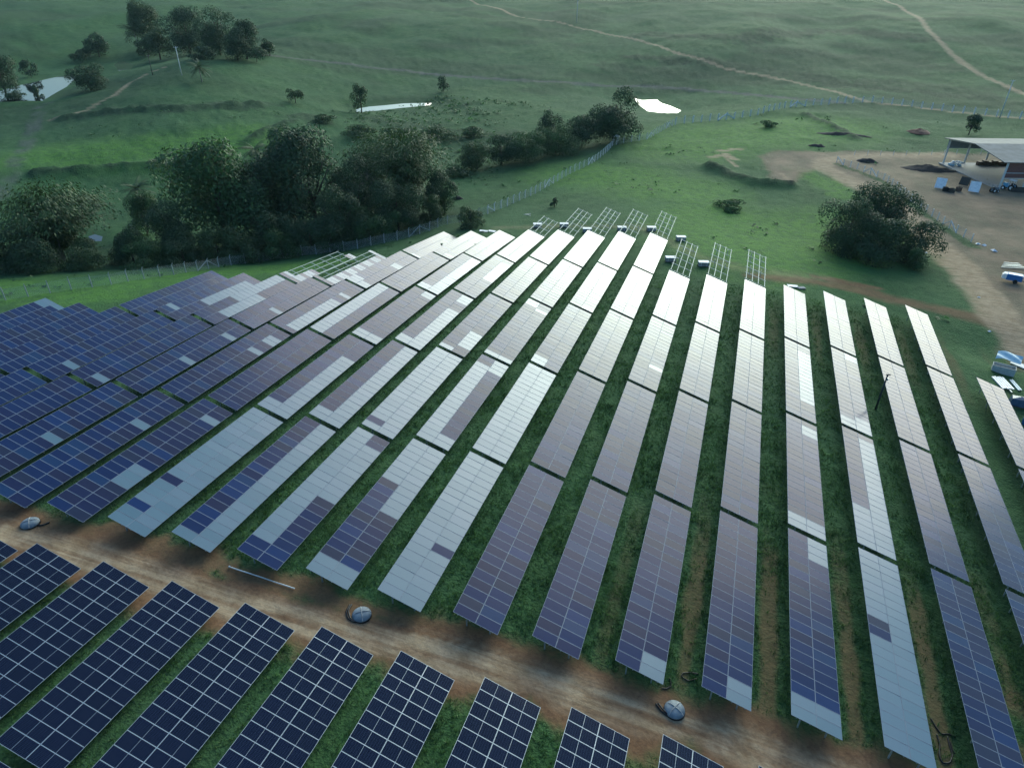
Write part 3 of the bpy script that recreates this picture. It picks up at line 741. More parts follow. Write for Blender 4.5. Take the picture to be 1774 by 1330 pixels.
def tree(px, py, ty, w, label, name="broadleaf_tree", leaf=None, dens=1.0, group=None, low=0.18, trunk=True, cat="tree", ls=None, wobble=0.5):
    low = low - .3
    p = atg(px, py); h = height_to(p, ty); W = w * mpp(p)
    leaf = leaf or LEAF_DARK
    o = empty(name, p, label, cat, group)
    s = ls or max(0.28, min(0.85, 2.3 * mpp(p)))
    area = W * h * 1.25 + W * W * .4
    n = int(max(350, dens * 4.6 * area / (s * s * 0.6)))
    cap = 17000 if W * h > 140 else 8000
    if n > cap: s *= math.sqrt(n / cap); n = cap
    zc = h * (0.5 + low / 2)
    P, N = blob_points((0, 0, zc), (W * .5, W * .5, h * (1 - low) * .52), max(5, int(7 + W * .7)), n)
    keep = P[:, 2] > 0.1
    cards("crown", P[keep], N[keep], s, leaf, o)
    tb = MB(); r = max(0.12, h * 0.03)
    tb.tube([(0, 0, -0.3), (r * wobble, 0.1, h * .2), (0, 0, h * .5), (0.1, 0, h * .72)], [r, r * .8, r * .6, r * .25], 7)
    if trunk:
        for k in range(5):
            a = rng.uniform(0, 6.28); L = W * rng.uniform(.2, .36)
            tb.tube([(0, 0, h * rng.uniform(.2, .42)), (L * .5 * math.cos(a), L * .5 * math.sin(a), h * .52), (L * math.cos(a), L * math.sin(a), h * rng.uniform(.62, .8))], [r * .5, r * .32, r * .12], 5)
    tb.build("trunk" if trunk else "stem", BARK, o, True)
    return o

def bamboo(px, py, ty, w, label, culms=110, group=None):
    p = atg(px, py); h = height_to(p, ty); W = w * mpp(p) * .5
    o = empty("bamboo_clump", p, label, "bamboo", group)
    Ps, Ns, Ds = [], [], []; st = MB()
    for c in range(culms):
        a = rng.uniform(0, 6.28); lean = rng.uniform(0.1, 1.0) ** 0.7; H = h * rng.uniform(.72, 1.02) * (1 - .25 * lean ** 2)
        dv = np.array([math.cos(a), math.sin(a), 0]); b0 = dv * W * .22 * rng.random()
        t = np.linspace(0, 1, 9)
        path = b0 + dv * (W * lean * t ** 2.2)[:, None] + np.array([0, 0, 1.0]) * (H * (1.25 * t - .30 * t ** 3 - .02 * lean * t ** 5))[:, None]
        if c % 3 == 0: st.tube(path[:7], np.linspace(.07, .03, 7), 4, cap=False)
        k = 95; tt = rng.uniform(.16, 1.0, k) ** .8; seg = np.stack([np.interp(tt, t, path[:, i]) for i in range(3)], 1)
        seg += rng.normal(0, 0.45 + 0.02 * h, (k, 3)) * np.array([1, 1, .7])
        out = dv * .8 + np.array([0, 0, -.9])
        Ps.append(seg); Ns.append(np.tile(dv * .5 + np.array([0, 0, .8]), (k, 1))); Ds.append(np.tile(out, (k, 1)))
    P = np.concatenate(Ps); ok = P[:, 2] > .2
    cards("foliage", P[ok], np.concatenate(Ns)[ok], max(.8, 4.6 * mpp(p)), LEAF_BAMBOO, o, .40, np.concatenate(Ds)[ok])
    st.build("culms", PALEBARK, o)
    return o

def palm(px, py, ty, w, label, group=None, fronds=24):
    p = atg(px, py); h = height_to(p, ty); L = w * mpp(p) * .60
    o = empty("palm_tree", p, label, "palm", group)
    th = max(.5, h - L * .35); bend = rng.uniform(-.4, .4)
    MB().tube([(0, 0, -.3), (bend * .3, 0, th * .5), (bend, .1, th)], [.24, .17, .13], 7).build("trunk", PALEBARK, o, True)
    mb = MB()
    for k in range(fronds):
        a = k * 2.399 + rng.uniform(-.2, .2); e = rng.uniform(-.35, 1.35); pts = []
        dv = np.array([math.cos(a), math.sin(a), 0.0])
        for t in np.linspace(0, 1, 8):
            pts.append(np.array([bend, .1, th]) + dv * L * t * math.cos(e * (1 - t)) + np.array([0, 0, 1.0]) * (L * (math.sin(e) * t - .42 * t * t)))
        sd_ = np.cross(dv, (0, 0, 1.0))
        for i in range(7):
            wd = L * .24 * math.sin(math.pi * (i + 1.3) / 9)
            for sg in (1, -1):
                a0, a1 = pts[i], pts[i + 1]
                for q in (0.0, .5):
                    c0 = a0 + (a1 - a0) * q; c1 = a0 + (a1 - a0) * (q + .34)
                    tip = (c0 + c1) / 2 + sd_ * sg * wd + (a1 - a0) * .5 - np.array([0, 0, wd * .45])
                    mb.add([c0, c1, tip], [(0, 1, 2)])
    mb.build("crown", LEAF_PALM, o)
    return o

def bare_tree(px, py, ty, w, label):
    p = atg(px, py); h = height_to(p, ty); W = w * mpp(p)
    o = empty("bare_tree", p, label, "tree")
    mb = MB(); tips = []
    def grow(a, d, L, r, lv):
        b = a + d * L; mb.tube([a, (a + b) / 2 + rng.normal(0, L * .05, 3), b], [r, r * .8, r * .6], 4, cap=False)
        if lv == 0: tips.append(b); return
        for k in range(3 if lv > 1 else 4):
            nd = d + rng.normal(0, .55, 3) + np.array([0, 0, .15]); nd /= np.linalg.norm(nd); grow(b, nd, L * rng.uniform(.6, .85), r * .6, lv - 1)
    grow(np.array([0, 0, -.2]), np.array([0, 0, 1.0]), h * .28, h * .025, 4)
    mb.build("trunk", PALEBARK, o)
    T = np.array(tips); P = T[rng.integers(0, len(T), 1100)] + rng.normal(0, .55, (1100, 3))
    cards("crown", P, rng.normal(0, 1, (1100, 3)), .75, LEAF_GREY, o, .14)
    return o

# the wooded stream bank behind the left half of the array
bamboo(112, 452, 312, 205, "broad bamboo clump at the left edge, its plumes arching wide over the stream bank", 170)
tree(392, 428, 256, 205, "tall round green tree with lumpy crown behind the fence, right of the bamboo", leaf=LEAF_MID, dens=1.25)
tree(548, 405, 238, 165, "large dark tree between the lumpy green tree and the feathery bamboo", dens=1.2)
bamboo(712, 372, 208, 150, "tall feathery bamboo clump standing at the right end of the dark stream wood", 150)
bamboo(655, 352, 222, 105, "slender bamboo clump behind the grey leafless tree", 90)
bare_tree(640, 384, 274, 84, "grey leafless tree in the middle of the dark stream wood")
tree(596, 424, 330, 92, "low dark tree in front of the stream wood, just behind the fence posts")
tree(690, 400, 318, 95, "low dark tree at the foot of the feathery bamboo")
tree(470, 438, 350, 84, "low dark tree in front of the lumpy green tree on its right side")
tree(300, 448, 358, 95, "low dark tree left of the lumpy green tree")
tree(232, 458, 396, 66, "low dark bush right of the broad left bamboo", "leafy_shrub", cat="shrub", trunk=False, low=0)
tree(35, 468, 392, 95, "low dark bush at the left edge below the bamboo", "leafy_shrub", cat="shrub", trunk=False, low=0)
tree(380, 452, 394, 92, "low grey green bush right behind the fence, below the lumpy tree", "leafy_shrub", leaf=LEAF_SCRUB, cat="shrub", trunk=False, low=0)
tree(540, 436, 372, 80, "low dark bush behind the empty left rack", "leafy_shrub", cat="shrub", trunk=False, low=0)
tree(640, 418, 366, 76, "low dark bush behind the fence, right of the left rack", "leafy_shrub", leaf=LEAF_MID, cat="shrub", trunk=False, low=0)
tree(256, 410, 340, 60, "small green tree between bamboo and lumpy tree", leaf=LEAF_MID)
palm(252, 386, 318, 46, "small palm standing between the left bamboo and the lumpy green tree")
palm(302, 345, 274, 60, "tall palm rising behind the left side of the lumpy green tree")
palm(452, 330, 248, 50, "palm top showing behind the right side of the lumpy green tree")
tree(495, 300, 226, 62, "upright tree rising behind the large dark tree", leaf=LEAF_MID)
tree(815, 394, 361, 54, "round grey green bush beside the fence behind the white tables", "leafy_shrub", leaf=LEAF_SCRUB, cat="shrub", trunk=False, low=0)
tree(960, 358, 343, 15, "small lone bush on the grass before the bare racks", "leafy_shrub", cat="shrub", trunk=False, low=0)
tree(455, 420, 290, 120, "dark tree filling the gap between the lumpy green and the large dark trees", dens=1.2)
tree(620, 396, 286, 100, "dark tree in the heart of the stream wood beside the grey leafless tree")
tree(760, 372, 300, 60, "dark tree at the far right foot of the feathery bamboo")
# the tree belt in the middle distance
tree(1062, 244, 155, 96, "tall dark tree beside the pond, at the bend of the fence", dens=1.2)
tree(1008, 252, 203, 92, "dark rounded tree left of the tall tree at the fence bend")
tree(948, 252, 193, 44, "upright dark tree rising from the middle of the belt")
tree(962, 268, 220, 92, "bushy tree at the foot of the upright dark tree", leaf=LEAF_MID)
tree(910, 278, 229, 80, "mid green bushy tree left of the upright dark tree", leaf=LEAF_MID)
tree(868, 286, 238, 70, "dark bushy tree at the left end of the belt")
tree(826, 294, 250, 64, "pale green bush at the far left end of the belt", "leafy_shrub", leaf=LEAF_SCRUB, cat="shrub", trunk=False, low=0)
for k, (px, py, ty, w, lab) in enumerate([(626, 192, 148, 32, "small upright tree at the left end of the narrow strip of water"), (768, 158, 134, 24, "small dark tree below the grey path, right of the narrow water"),
                                          (512, 178, 150, 30, "pale bush on the knoll slope left of the narrow water")]):
    tree(px, py, ty, w, lab, leaf=LEAF_SCRUB if k != 1 else LEAF_DARK, dens=.7)
BUSH = [(620, 236, 217, 60), (690, 240, 222, 66), (760, 240, 223, 64), (820, 238, 222, 50), (560, 214, 199, 44), (790, 306, 290, 56)]
for px, py, ty, w in BUSH:
    tree(px, py, ty, w, "low green scrub bush in the valley behind the stream wood", "scrub_bush", leaf=LEAF_SCRUB, cat="shrub", trunk=False, low=0, dens=.8, group="scrub bushes in the valley")
# trees round the knoll and the left pond
for px, py, ty, w, lab, lf in [(330, 96, 18, 84, "large dark tree at the left of the grove on the knoll", LEAF_DARK), (382, 96, 14, 72, "large dark tree in the middle of the knoll grove", LEAF_DARK),
                           (428, 102, 36, 54, "dark tree at the right of the knoll grove", LEAF_DARK), (468, 98, 68, 36, "small round tree at the right end of the knoll grove", LEAF_DARK),
                           (412, 104, 52, 60, "low dark tree in front of the knoll grove", LEAF_DARK), (255, 88, 4, 50, "tall dull tree at the top edge left of the knoll grove", LEAF_SCRUB),
                           (264, 84, 12, 46, "greyish tree below the top edge, left of the knoll grove", LEAF_SCRUB), (278, 104, 52, 56, "greyish tree between the palms and the knoll grove", LEAF_SCRUB),
                           (172, 98, 60, 46, "round dark tree standing alone above the small pool", LEAF_DARK), (150, 100, 82, 26, "small dark tree just left of the lone round tree", LEAF_DARK),
                           (258, 98, 70, 36, "dark tree right of the small pool", LEAF_DARK), (158, 158, 110, 62, "broad low tree at the right end of the left pond", LEAF_DARK),
                           (12, 168, 104, 66, "tree at the left edge in front of the pond", LEAF_DARK), (54, 134, 107, 28, "small tree on the far bank of the left pond", LEAF_DARK),
                           (140, 108, 90, 30, "low pale bushy tree in front of the lone round tree", LEAF_SCRUB)]:
    tree(px, py, ty, w, lab, leaf=lf)
for px, py, ty, w, lab in [(30, 176, 159, 34, "dark bush in the near corner of the left pond"), (67, 170, 150, 19, "dark bush standing in the middle of the left pond"), (445, 108, 84, 40, "low dark bush under the knoll grove"), (352, 104, 82, 44, "scrub at the foot of the knoll grove")]:
    tree(px, py, ty, w, lab, "leafy_shrub", cat="shrub", trunk=False, low=0)
palm(350, 142, 108, 35, "lone coconut palm on the knoll beside the white pole")
palm(243, 96, 46, 40, "palm left of the knoll grove")
palm(318, 92, 56, 36, "palm in front of the knoll grove")
# right-hand side
tree(1520, 416, 322, 116, "big dark spreading tree standing alone beside the earth road", dens=1.5, low=.1)
tree(1462, 436, 342, 104, "dark bush skirting the left of the big lone tree", "leafy_shrub", cat="shrub", trunk=False, low=0)
tree(1572, 452, 390, 96, "dark bush skirting the right of the big lone tree", "leafy_shrub", cat="shrub", trunk=False, low=0)
tree(1505, 452, 384, 96, "dark bush at the foot of the big lone tree", "leafy_shrub", cat="shrub", trunk=False, low=0)
tree(1582, 466, 434, 44, "small green bush on the bank below the earth road", "leafy_shrub", leaf=LEAF_MID, cat="shrub", trunk=False, low=0)
tree(1678, 233, 200, 34, "small round dark tree behind the shed roof", low=.25)
for px, py, ty, w in [(1330, 220, 208, 36), (1260, 362, 349, 60)]:
    tree(px, py, ty, w, "low dark green bush on the grass between racks and shed", "scrub_bush", leaf=LEAF_MID, cat="shrub", trunk=False, low=0, dens=.8, group="low bushes on the right-hand grass")

# ------------------------------------------------------------------ grass between the rows
def build_grass():
    n = 150000
    x = rng.uniform(-75, 34, n); y = rng.uniform(12, 122, n)
    d = np.hypot(x, y); keep = rng.random(n) < np.clip((70 / d) ** 1.5, .15, 1)
    x, y = x[keep], y[keep]
    xs = x.copy(); c = np.mod(x - V0, PITCHV)
    far_ = y > 30.2 + 0.06 * (x + 45)
    ok = np.where(far_, (c > 3.55) | (c < .25), True)
    mk = ground_masks(x, y)
    ok &= (np.maximum(mk[0], mk[1]) < rng.uniform(.15, .7, len(x))) & (vnoise(x / 1.8, y / 1.8, 3) > rng.uniform(0, .75, len(x)))
    ok &= np.where(far_, True, rng.random(len(x)) < .7)
    x, y = x[ok], y[ok]; z = ground_height(x, y)
    k = 5; X = np.repeat(x, k) + rng.normal(0, .10, len(x) * k); Y = np.repeat(y, k) + rng.normal(0, .10, len(x) * k); Z = np.repeat(z, k)
    m = len(X); a = rng.uniform(0, 6.28, m); h = rng.uniform(.10, .34, m) * np.repeat(.6 + .8 * vnoise(x / 2.5, y / 2.5, 8), k); w = rng.uniform(.02, .05, m); ln = rng.uniform(.3, 1.1, m) * h; b = rng.uniform(0, 6.28, m)
    p0 = np.c_[X - w * np.cos(a), Y - w * np.sin(a), Z - .04]; p1 = np.c_[X + w * np.cos(a), Y + w * np.sin(a), Z - .04]; p2 = np.c_[X + ln * np.cos(b), Y + ln * np.sin(b), Z + h]
    V = np.stack([p0, p1, p2], 1).reshape(-1, 3)
    tag(link_mesh("grass", fast_mesh("grass", V, np.arange(3 * m).reshape(m, 3)), GRASS), "short green grass growing between the solar tables", "grass", kind="stuff")
build_grass()

def build_tussocks():
    n = 1300
    a = rng.uniform(YAW - .75, YAW + .78, n); r = 95 * np.exp(rng.uniform(0, math.log(3.4), n)); x, y = r * np.sin(a), r * np.cos(a)
    q = np.array([(600, 250), (600, 195), (760, 165), (960, 185), (1000, 215), (900, 240), (830, 330), (790, 300), (700, 230)], float)
    Q = ats(q); m_ = 2500
    x2 = rng.uniform(Q[:, 0].min(), Q[:, 0].max(), m_); y2 = rng.uniform(Q[:, 1].min(), Q[:, 1].max(), m_); k2 = dist_poly(x2, y2, Q) < 0
    x, y = np.r_[x, x2[k2]], np.r_[y, y2[k2]]; r = np.hypot(x, y); n = len(x)
    c = vnoise(x / 22, y / 22, 91); mk = ground_masks(x, y)
    inside = (y > 28) & (y < 142) & (x > -104) & (x < 42) & (y < 118 + np.where((x > -45) & (x < 0), 24, 0)) & (y < 150 + .55 * x)
    ok = (np.maximum(mk[0], mk[1]) < .3) & (c > rng.uniform(.15, .95, n) - .4 * mk[2]) & ~inside
    x, y, r = x[ok], y[ok], r[ok]; z = ground_height(x, y)
    k = 6; sz = np.repeat(rng.uniform(.35, 1.0, len(x)) * (1 + r / 420), k)
    P = np.c_[np.repeat(x, k), np.repeat(y, k), np.repeat(z, k)] + rng.normal(0, 1, (len(sz), 3)) * sz[:, None] * np.array([.6, .6, .12]); P[:, 2] += .22 * sz
    o = cards("tussock_grass", P, np.tile([0, 0, 1.0], (len(sz), 1)), sz * .8, LEAF_TUSS, None, .6)
    tag(o, "rough tussocks and weeds scattered over the pasture", "tussock grass", kind="stuff")
LEAF_TUSS = leaf_mat("tussock_blades", (.030, .085, .030), (.075, .175, .055), .5)
build_tussocks()
for k, (px, py, ty, w) in enumerate([(70, 470, 420, 90), (150, 466, 424, 80), (250, 462, 420, 84), (320, 458, 418, 76), (425, 452, 404, 72), (490, 446, 396, 70), (575, 434, 384, 70), (612, 424, 378, 64), (675, 412, 366, 60), (715, 400, 350, 60), (745, 388, 340, 56), (770, 372, 326, 50), (0, 468, 415, 80)]):
    tree(px, py, ty, w, "low dark undergrowth bush along the foot of the stream wood", "undergrowth_bush", leaf=(LEAF_DARK, LEAF_SCRUB, LEAF_MID)[k % 3], cat="shrub", trunk=False, low=0, group="undergrowth along the stream wood")

# ------------------------------------------------------------------ fences
def wire_mat():
    m = bpy.data.materials.new("fence_wire"); m.use_nodes = True; nt = m.node_tree; b = nt.nodes["Principled BSDF"]; L = nt.links.new
    b.inputs["Base Color"].default_value = (.42, .47, .46, 1); b.inputs["Roughness"].default_value = .5
    uv = nt.nodes.new("ShaderNodeUVMap"); sp = nt.nodes.new("ShaderNodeSeparateXYZ"); L(uv.outputs[0], sp.inputs[0])
    fac = None
    for op in ('ADD', 'SUBTRACT'):
        q = nt.nodes.new("ShaderNodeMath"); q.operation = op; L(sp.outputs[0], q.inputs[0]); L(sp.outputs[1], q.inputs[1])
        s = nt.nodes.new("ShaderNodeMath"); s.operation = 'MULTIPLY'; s.inputs[1].default_value = 9.0; L(q.outputs[0], s.inputs[0])
        f = nt.nodes.new("ShaderNodeMath"); f.operation = 'FRACT'; L(s.outputs[0], f.inputs[0])
        l = nt.nodes.new("ShaderNodeMath"); l.operation = 'LESS_THAN'; l.inputs[1].default_value = .10; L(f.outputs[0], l.inputs[0])
        if fac is None: fac = l.outputs[0]
        else:
            x = nt.nodes.new("ShaderNodeMath"); x.operation = 'MAXIMUM'; L(fac, x.inputs[0]); L(l.outputs[0], x.inputs[1]); fac = x.outputs[0]
    t = nt.nodes.new("ShaderNodeBsdfTransparent"); mx = nt.nodes.new("ShaderNodeMixShader"); L(fac, mx.inputs[0]); L(t.outputs[0], mx.inputs[1]); L(b.outputs[0], mx.inputs[2]); L(mx.outputs[0], nt.nodes["Material Output"].inputs[0])
    return m
WIRE = wire_mat()

def fence(pxs, label, spacing=3.0, h=2.1, braces=(), bent=True, pm=CPOST, t=0.17, wire=True):
    P = ats(pxs)[:, :2]; seg = np.linalg.norm(np.diff(P, axis=0), axis=1); s = np.r_[0, np.cumsum(seg)]
    n = int(s[-1] / spacing) + 1; q = np.linspace(0, s[-1], n)
    X = np.interp(q, s, P[:, 0]); Y = np.interp(q, s, P[:, 1]); Z = ground_height(X, Y)
    o = empty("wire_fence", (X[0], Y[0], Z[0]), label, "fence"); O = np.array([X[0], Y[0], Z[0]])
    pts = np.c_[X, Y, Z] - O
    for i in range(n):
        a = pts[i]; d = pts[min(i + 1, n - 1)] - pts[max(i - 1, 0)]; d[2] = 0; d /= np.linalg.norm(d); nrm = np.array([-d[1], d[0], 0])
        mb = MB(); top = a + np.array([0, 0, h]); mb.bar(a - np.array([0, 0, .3]), top, t, t)
        if bent: mb.bar(top - np.array([0, 0, .04]), top - nrm * .32 + np.array([0, 0, .32]), t * .9, t * .9)
        mb.build("post", pm, o)
    for bx in braces:
        i = int(np.argmin([abs(proj((X[j], Y[j], Z[j]))[0] - bx) for j in range(n)]))
        for sg in (-1, 1):
            j = i + sg
            if 0 <= j < n: MB().bar(pts[i] + np.array([0, 0, h * .92]), pts[j] + np.array([0, 0, .1]), t * .9, t * .9).build("brace", pm, o)
    if wire:
        V = np.concatenate([pts + np.array([0, 0, .05]), pts + np.array([0, 0, h * .97])]); F = [(i, i + 1, n + i + 1, n + i) for i in range(n - 1)]
        me = bpy.data.meshes.new("wire_mesh"); me.from_pydata([tuple(v) for v in V], [], F)
        ul = me.uv_layers.new(name="UVMap")
        for li, lp in enumerate(me.loops):
            vi = lp.vertex_index; ul.data[li].uv = (float(q[vi % n]), 0.0 if vi < n else h)
        link_mesh("wire_mesh", me, WIRE, o)
    return o
fence([(-70, 530), (7, 521), (62, 512), (122, 502), (178, 496), (227, 487), (290, 478), (345, 469), (388, 461), (430, 456), (471, 450), (520, 444), (568, 438), (616, 432), (648, 425), (695, 415), (740, 402), (767, 391), (805, 384), (845, 371)],
      "wire fence with bent concrete posts along the valley, left of the white tables", 3.1, braces=(367, 718), t=.13, pm=GPOST)
fence([(845, 371), (881, 356), (920, 339), (952, 322), (986, 303), (1023, 285), (1047, 268), (1062, 252), (1077, 249), (1101, 246), (1124, 243), (1145, 229), (1158, 221), (1170, 216)],
      "wire fence climbing from the white tables to the pond, with a sharp bend", 3.0, braces=(850, 950, 1023, 1124, 1160))
fence([(1170, 216), (1203, 212), (1258, 206), (1311, 200), (1353, 190), (1377, 185), (1394, 184), (1438, 180), (1477, 177), (1502, 177), (1566, 184), (1647, 194), (1745, 204), (1830, 213)],
      "long wire fence along the foot of the far hillside, behind the shed", 4.0, 2.3, braces=(1377, 1262), t=.38)
fence([(1449, 282), (1470, 289), (1492, 297), (1512, 305), (1530, 312), (1556, 330), (1578, 350), (1597, 364), (1615, 376), (1636, 392), (1651, 401), (1668, 411), (1682, 419)],
      "short fence with leaning white braces between the earth road and the yard", 2.9, 1.9, braces=(1452, 1503, 1640), bent=False)
fence([(1480, 269), (1560, 269), (1640, 268), (1700, 266), (1790, 265)], "low fence of thin pale posts behind the shed yard", 4.2, 1.5, bent=False, t=.12, wire=False)

# ------------------------------------------------------------------ poles
def utility_pole(px, py, ty, label, m=GREYW, arm=1.8, r=.2, lamp=False):
    p = atg(px, py); h = height_to(p, ty); r = max(r, .55 * mpp(p))
    o = empty("utility_pole", p, label, "pole", rz=.4)
    MB().tube([(0, 0, -.4), (0, 0, h * .5), (0, 0, h)], [r, r * .85, r * .65], 8).build("shaft", m, o, True)
    MB().box((0, 0, h - .35), (arm, .12, .14)).build("crossarm", m, o)
    for k in (-.42, 0, .42): MB().tube([(k * arm, 0, h - .28), (k * arm, 0, h - .02)], [.07, .04], 6).build("insulator", INSUL, o)
    return o
utility_pole(315, 131, 81, "white concrete pole standing on the knoll beside the coconut palm")
utility_pole(265, 132, 96, "grey pole with lamp box at the end of the pale knoll path", DARKW, 1.0)
utility_pole(999, 39, -2, "pale pole standing alone on the far hillside at the top edge")
utility_pole(1732, 204, 139, "tall pale pole at the fence behind the shed")
pa = atg(1517, 708); hp = height_to(pa, 648)
op = empty("short_pole", pa, "dark slim pole between two right-hand rows, mirrored in the tables", "pole")
MB().tube([(0, 0, -.3), (.02, 0, hp * .5), (.05, 0, hp)], [.14, .12, .10], 8).build("shaft", mat("dark_steel_pole", (.045, .05, .055), .5, .3), op, True)
MB().box((.1, 0, hp - .08), (.55, .10, .10)).build("crossarm", DARKW, op)
MB().box((.16, .02, hp * .86), (.22, .18, .3)).build("lamp_box", STEEL, op)

# ------------------------------------------------------------------ pallets and bits round the racks
def pallet(px, py, label, sx=2.0, sy=1.15, sz=.75, rz=.3):
    p = atg(px, py)
    o = empty("module_pallet", p, label, "pallet", rz=rz)
    b = MB()
    for k in (-.45, 0, .45): b.box((0, k, .06), (sx, .12, .12))
    b.build("skid", PLANK, o)
    MB().box((0, 0, .14 + sz / 2), (sx * .97, sy, sz - .02)).build("carton", CARD, o)
    MB().box((0, 0, .16 + sz), (sx, sy * 1.05, .05)).build("lid", WHITEP, o)
    for k in (-.55, .55): MB().box((k, 0, .14 + sz / 2), (.06, sy * 1.012, sz)).build("strap", WHITEP, o)
for px, py, lab in [(931, 394, "white-topped pallet lying among the leftmost bare rack"), (977, 394, "white-topped pallet between first and second bare racks"), (1017, 402, "white pallet at the tip of the third white row"),
                    (1077, 400, "white-topped pallet in front of the fourth bare rack"), (1128, 400, "white-topped pallet left of the rightmost of five racks"), (1179, 417, "white pallet above the left one of the three nearer racks"),
                    (1161, 453, "white pallet left of the three nearer racks, by the white table"), (1218, 461, "white pallet between the first and second nearer racks")]:
    pallet(px, py, lab)
def sheets(px, py, label, n=2, sx=1.9, sy=1.0, m=WHITEP, rz=0.2, name="loose_module", cat="module"):
    p = atg(px, py); o = empty(name, p, label, cat, rz=rz)
    for k in range(n):
        MB().box((k * sx * 1.1, .1 * k, .22), (sx, sy, .05), 0, Matrix.Rotation(.05 * (k + 1), 3, 'Y')).build("panel", m, o)
        MB().box((k * sx * 1.1, .1 * k, .09), (sx * .9, sy * .8, .18)).build("block", CARD, o)
sheets(838, 402, "two white modules lying on the grass behind the white tables")
sheets(1373, 497, "white module on a block behind the middle right row end", 1)
sheets(1388, 500, "grey crate lying behind the middle right row end", 1, 1.4, .9, CONC, .5, "grey_crate", "crate")
p = atg(914, 372); o = empty("rail_offcuts", p, "pale rail offcuts lying crossed on grass near the leftmost bare rack", "rails")
for k in range(4): MB().bar((-.9 + .3 * k, -.5, .08 + .05 * k), (.6 + .2 * k, 1.0 - .8 * k, .12 + .2 * (k % 2)), .09).build("rail", RACKM, o)
p = atg(1067, 247); o = empty("white_canopy", p, "small white canopy over the corner gate of the fence", "canopy")
for a in ((-.8, -.7), (.8, -.7), (.8, .7), (-.8, .7)): MB().bar((a[0], a[1], -.2), (a[0], a[1], 1.9), .08).build("leg", CPOST, o)
MB().add([(-1.3, -1.1, 1.9), (1.3, -1.1, 1.9), (1.3, 1.1, 1.9), (-1.3, 1.1, 1.9), (0, 0, 2.6)], [(0, 1, 4), (1, 2, 4), (2, 3, 4), (3, 0, 4), (3, 2, 1, 0)]).build("cover", WHITEP, o)
a, b = atg(398, 983), atg(511, 1021)
c = (a + b) / 2; o = empty("steel_rail", c, "long pale steel rail lying along the dirt track edge", "rail")
n = 9; pts = [a + (b - a) * k / (n - 1) for k in range(n)]
for q in pts: q[2] = gz(q[0], q[1]) + .12
MB().tube([np.array(q) - c for q in pts], .055, 6).build("bar", STEEL, o)
MB().box(np.array(pts[0]) - c, (.14, .14, .14)).build("end_cap", STEEL, o)

# ------------------------------------------------------------------ cable pits, hoses
def pit(px, py, label, r=.78, rz=0.0):
    p = atg(px, py); o = empty("cable_pit", p, label, "cable pit", rz=rz)
    MB().tube([(0, 0, -.3), (0, 0, .16), (0, 0, .17)], [r * 1.05, r * 1.03, r * .98], 28).build("collar", BLACKP, o, False)
    mb = MB(); rings = [(1.0, .17), (.97, .26), (.8, .38), (.5, .47), (.2, .51)]; n = 28; V = []; F = []
    for rr, z in rings: V += [(r * rr * math.cos(6.2832 * j / n), r * rr * math.sin(6.2832 * j / n), z) for j in range(n)]
    V.append((0, 0, .52)); t = len(V) - 1
    for i in range(len(rings) - 1): F += [(i * n + j, i * n + (j + 1) % n, (i + 1) * n + (j + 1) % n, (i + 1) * n + j) for j in range(n)]
    F += [((len(rings) - 1) * n + j, (len(rings) - 1) * n + (j + 1) % n, t) for j in range(n)]
    mb.add(V, F).build("dome", PITM, o, True)
    for a in (.6, .6 + math.pi / 2):
        pts = [(r * q * math.cos(a), r * q * math.sin(a), .535 - .32 * abs(q) ** 2.6) for q in np.linspace(-.97, .97, 13)]
        MB().tube(pts, .045, 6).build("ridge", CONC, o)
    return p
PITM = mat("pale_blue_grey_concrete", (.22, .27, .30), .6, noise=((.13, .17, .20), 1.6), bump=.2)
def hose(pxs, label, r=.07, lift=.07, name="conduit", strands=1, group=None):
    P = ats(pxs); s = np.r_[0, np.cumsum(np.linalg.norm(np.diff(P[:, :2], axis=0), axis=1))]; q = np.linspace(0, s[-1], max(16, len(pxs) * 6))
    # smooth curve through the points
    X, Y = np.interp(q, s, P[:, 0]), np.interp(q, s, P[:, 1])
    for _ in range(3): X[1:-1] = (X[:-2] + 2 * X[1:-1] + X[2:]) / 4; Y[1:-1] = (Y[:-2] + 2 * Y[1:-1] + Y[2:]) / 4
    Z = ground_height(X, Y) + lift; c = np.array([X.mean(), Y.mean(), Z.mean()])
    o = empty(name, c, label, "hose", group)
    for k in range(strands):
        MB().tube(np.c_[X + .16 * k, Y + .05 * k, Z + .06 * np.sin(np.linspace(0, 6, len(X))) * k + .03 * k] - c, r, 6).build("tube", BLACKP, o, True)
pit(627, 1066, "grey domed cable pit beside the track, second of the three, in red soil")
pit(1168, 1231, "pale blue domed cable pit nearest the bottom right", rz=.5)
pit(53, 908, "grey domed cable pit at the far left end of the track", rz=.2)
hose([(606, 1048), (600, 1060), (603, 1072), (614, 1078), (630, 1076)], "pair of black conduits curling round the middle cable pit", strands=2)
hose([(1136, 1219), (1144, 1231), (1155, 1240), (1170, 1242), (1178, 1239)], "pair of black conduits curling round the right cable pit", strands=2)
hose([(60, 911), (75, 910), (86, 905)], "short black conduit beside the leftmost cable pit")
hose([(1208, 1176), (1192, 1180), (1180, 1172), (1182, 1166), (1196, 1165), (1210, 1168)], "black cable coil in the grass between two front tables", .05)
hose([(1612, 1245), (1622, 1262), (1630, 1272), (1642, 1271), (1656, 1276)], "black cable trailing from the pale right-hand table", .06)
hose([(1622, 1272), (1628, 1290), (1626, 1308), (1632, 1322), (1645, 1322), (1650, 1308), (1644, 1290), (1641, 1276)], "long loop of black cable on the soil at the bottom right", .06)
hose([(1646, 1285), (1650, 1300), (1654, 1306)], "short black cable end beside the long cable loop", .05)
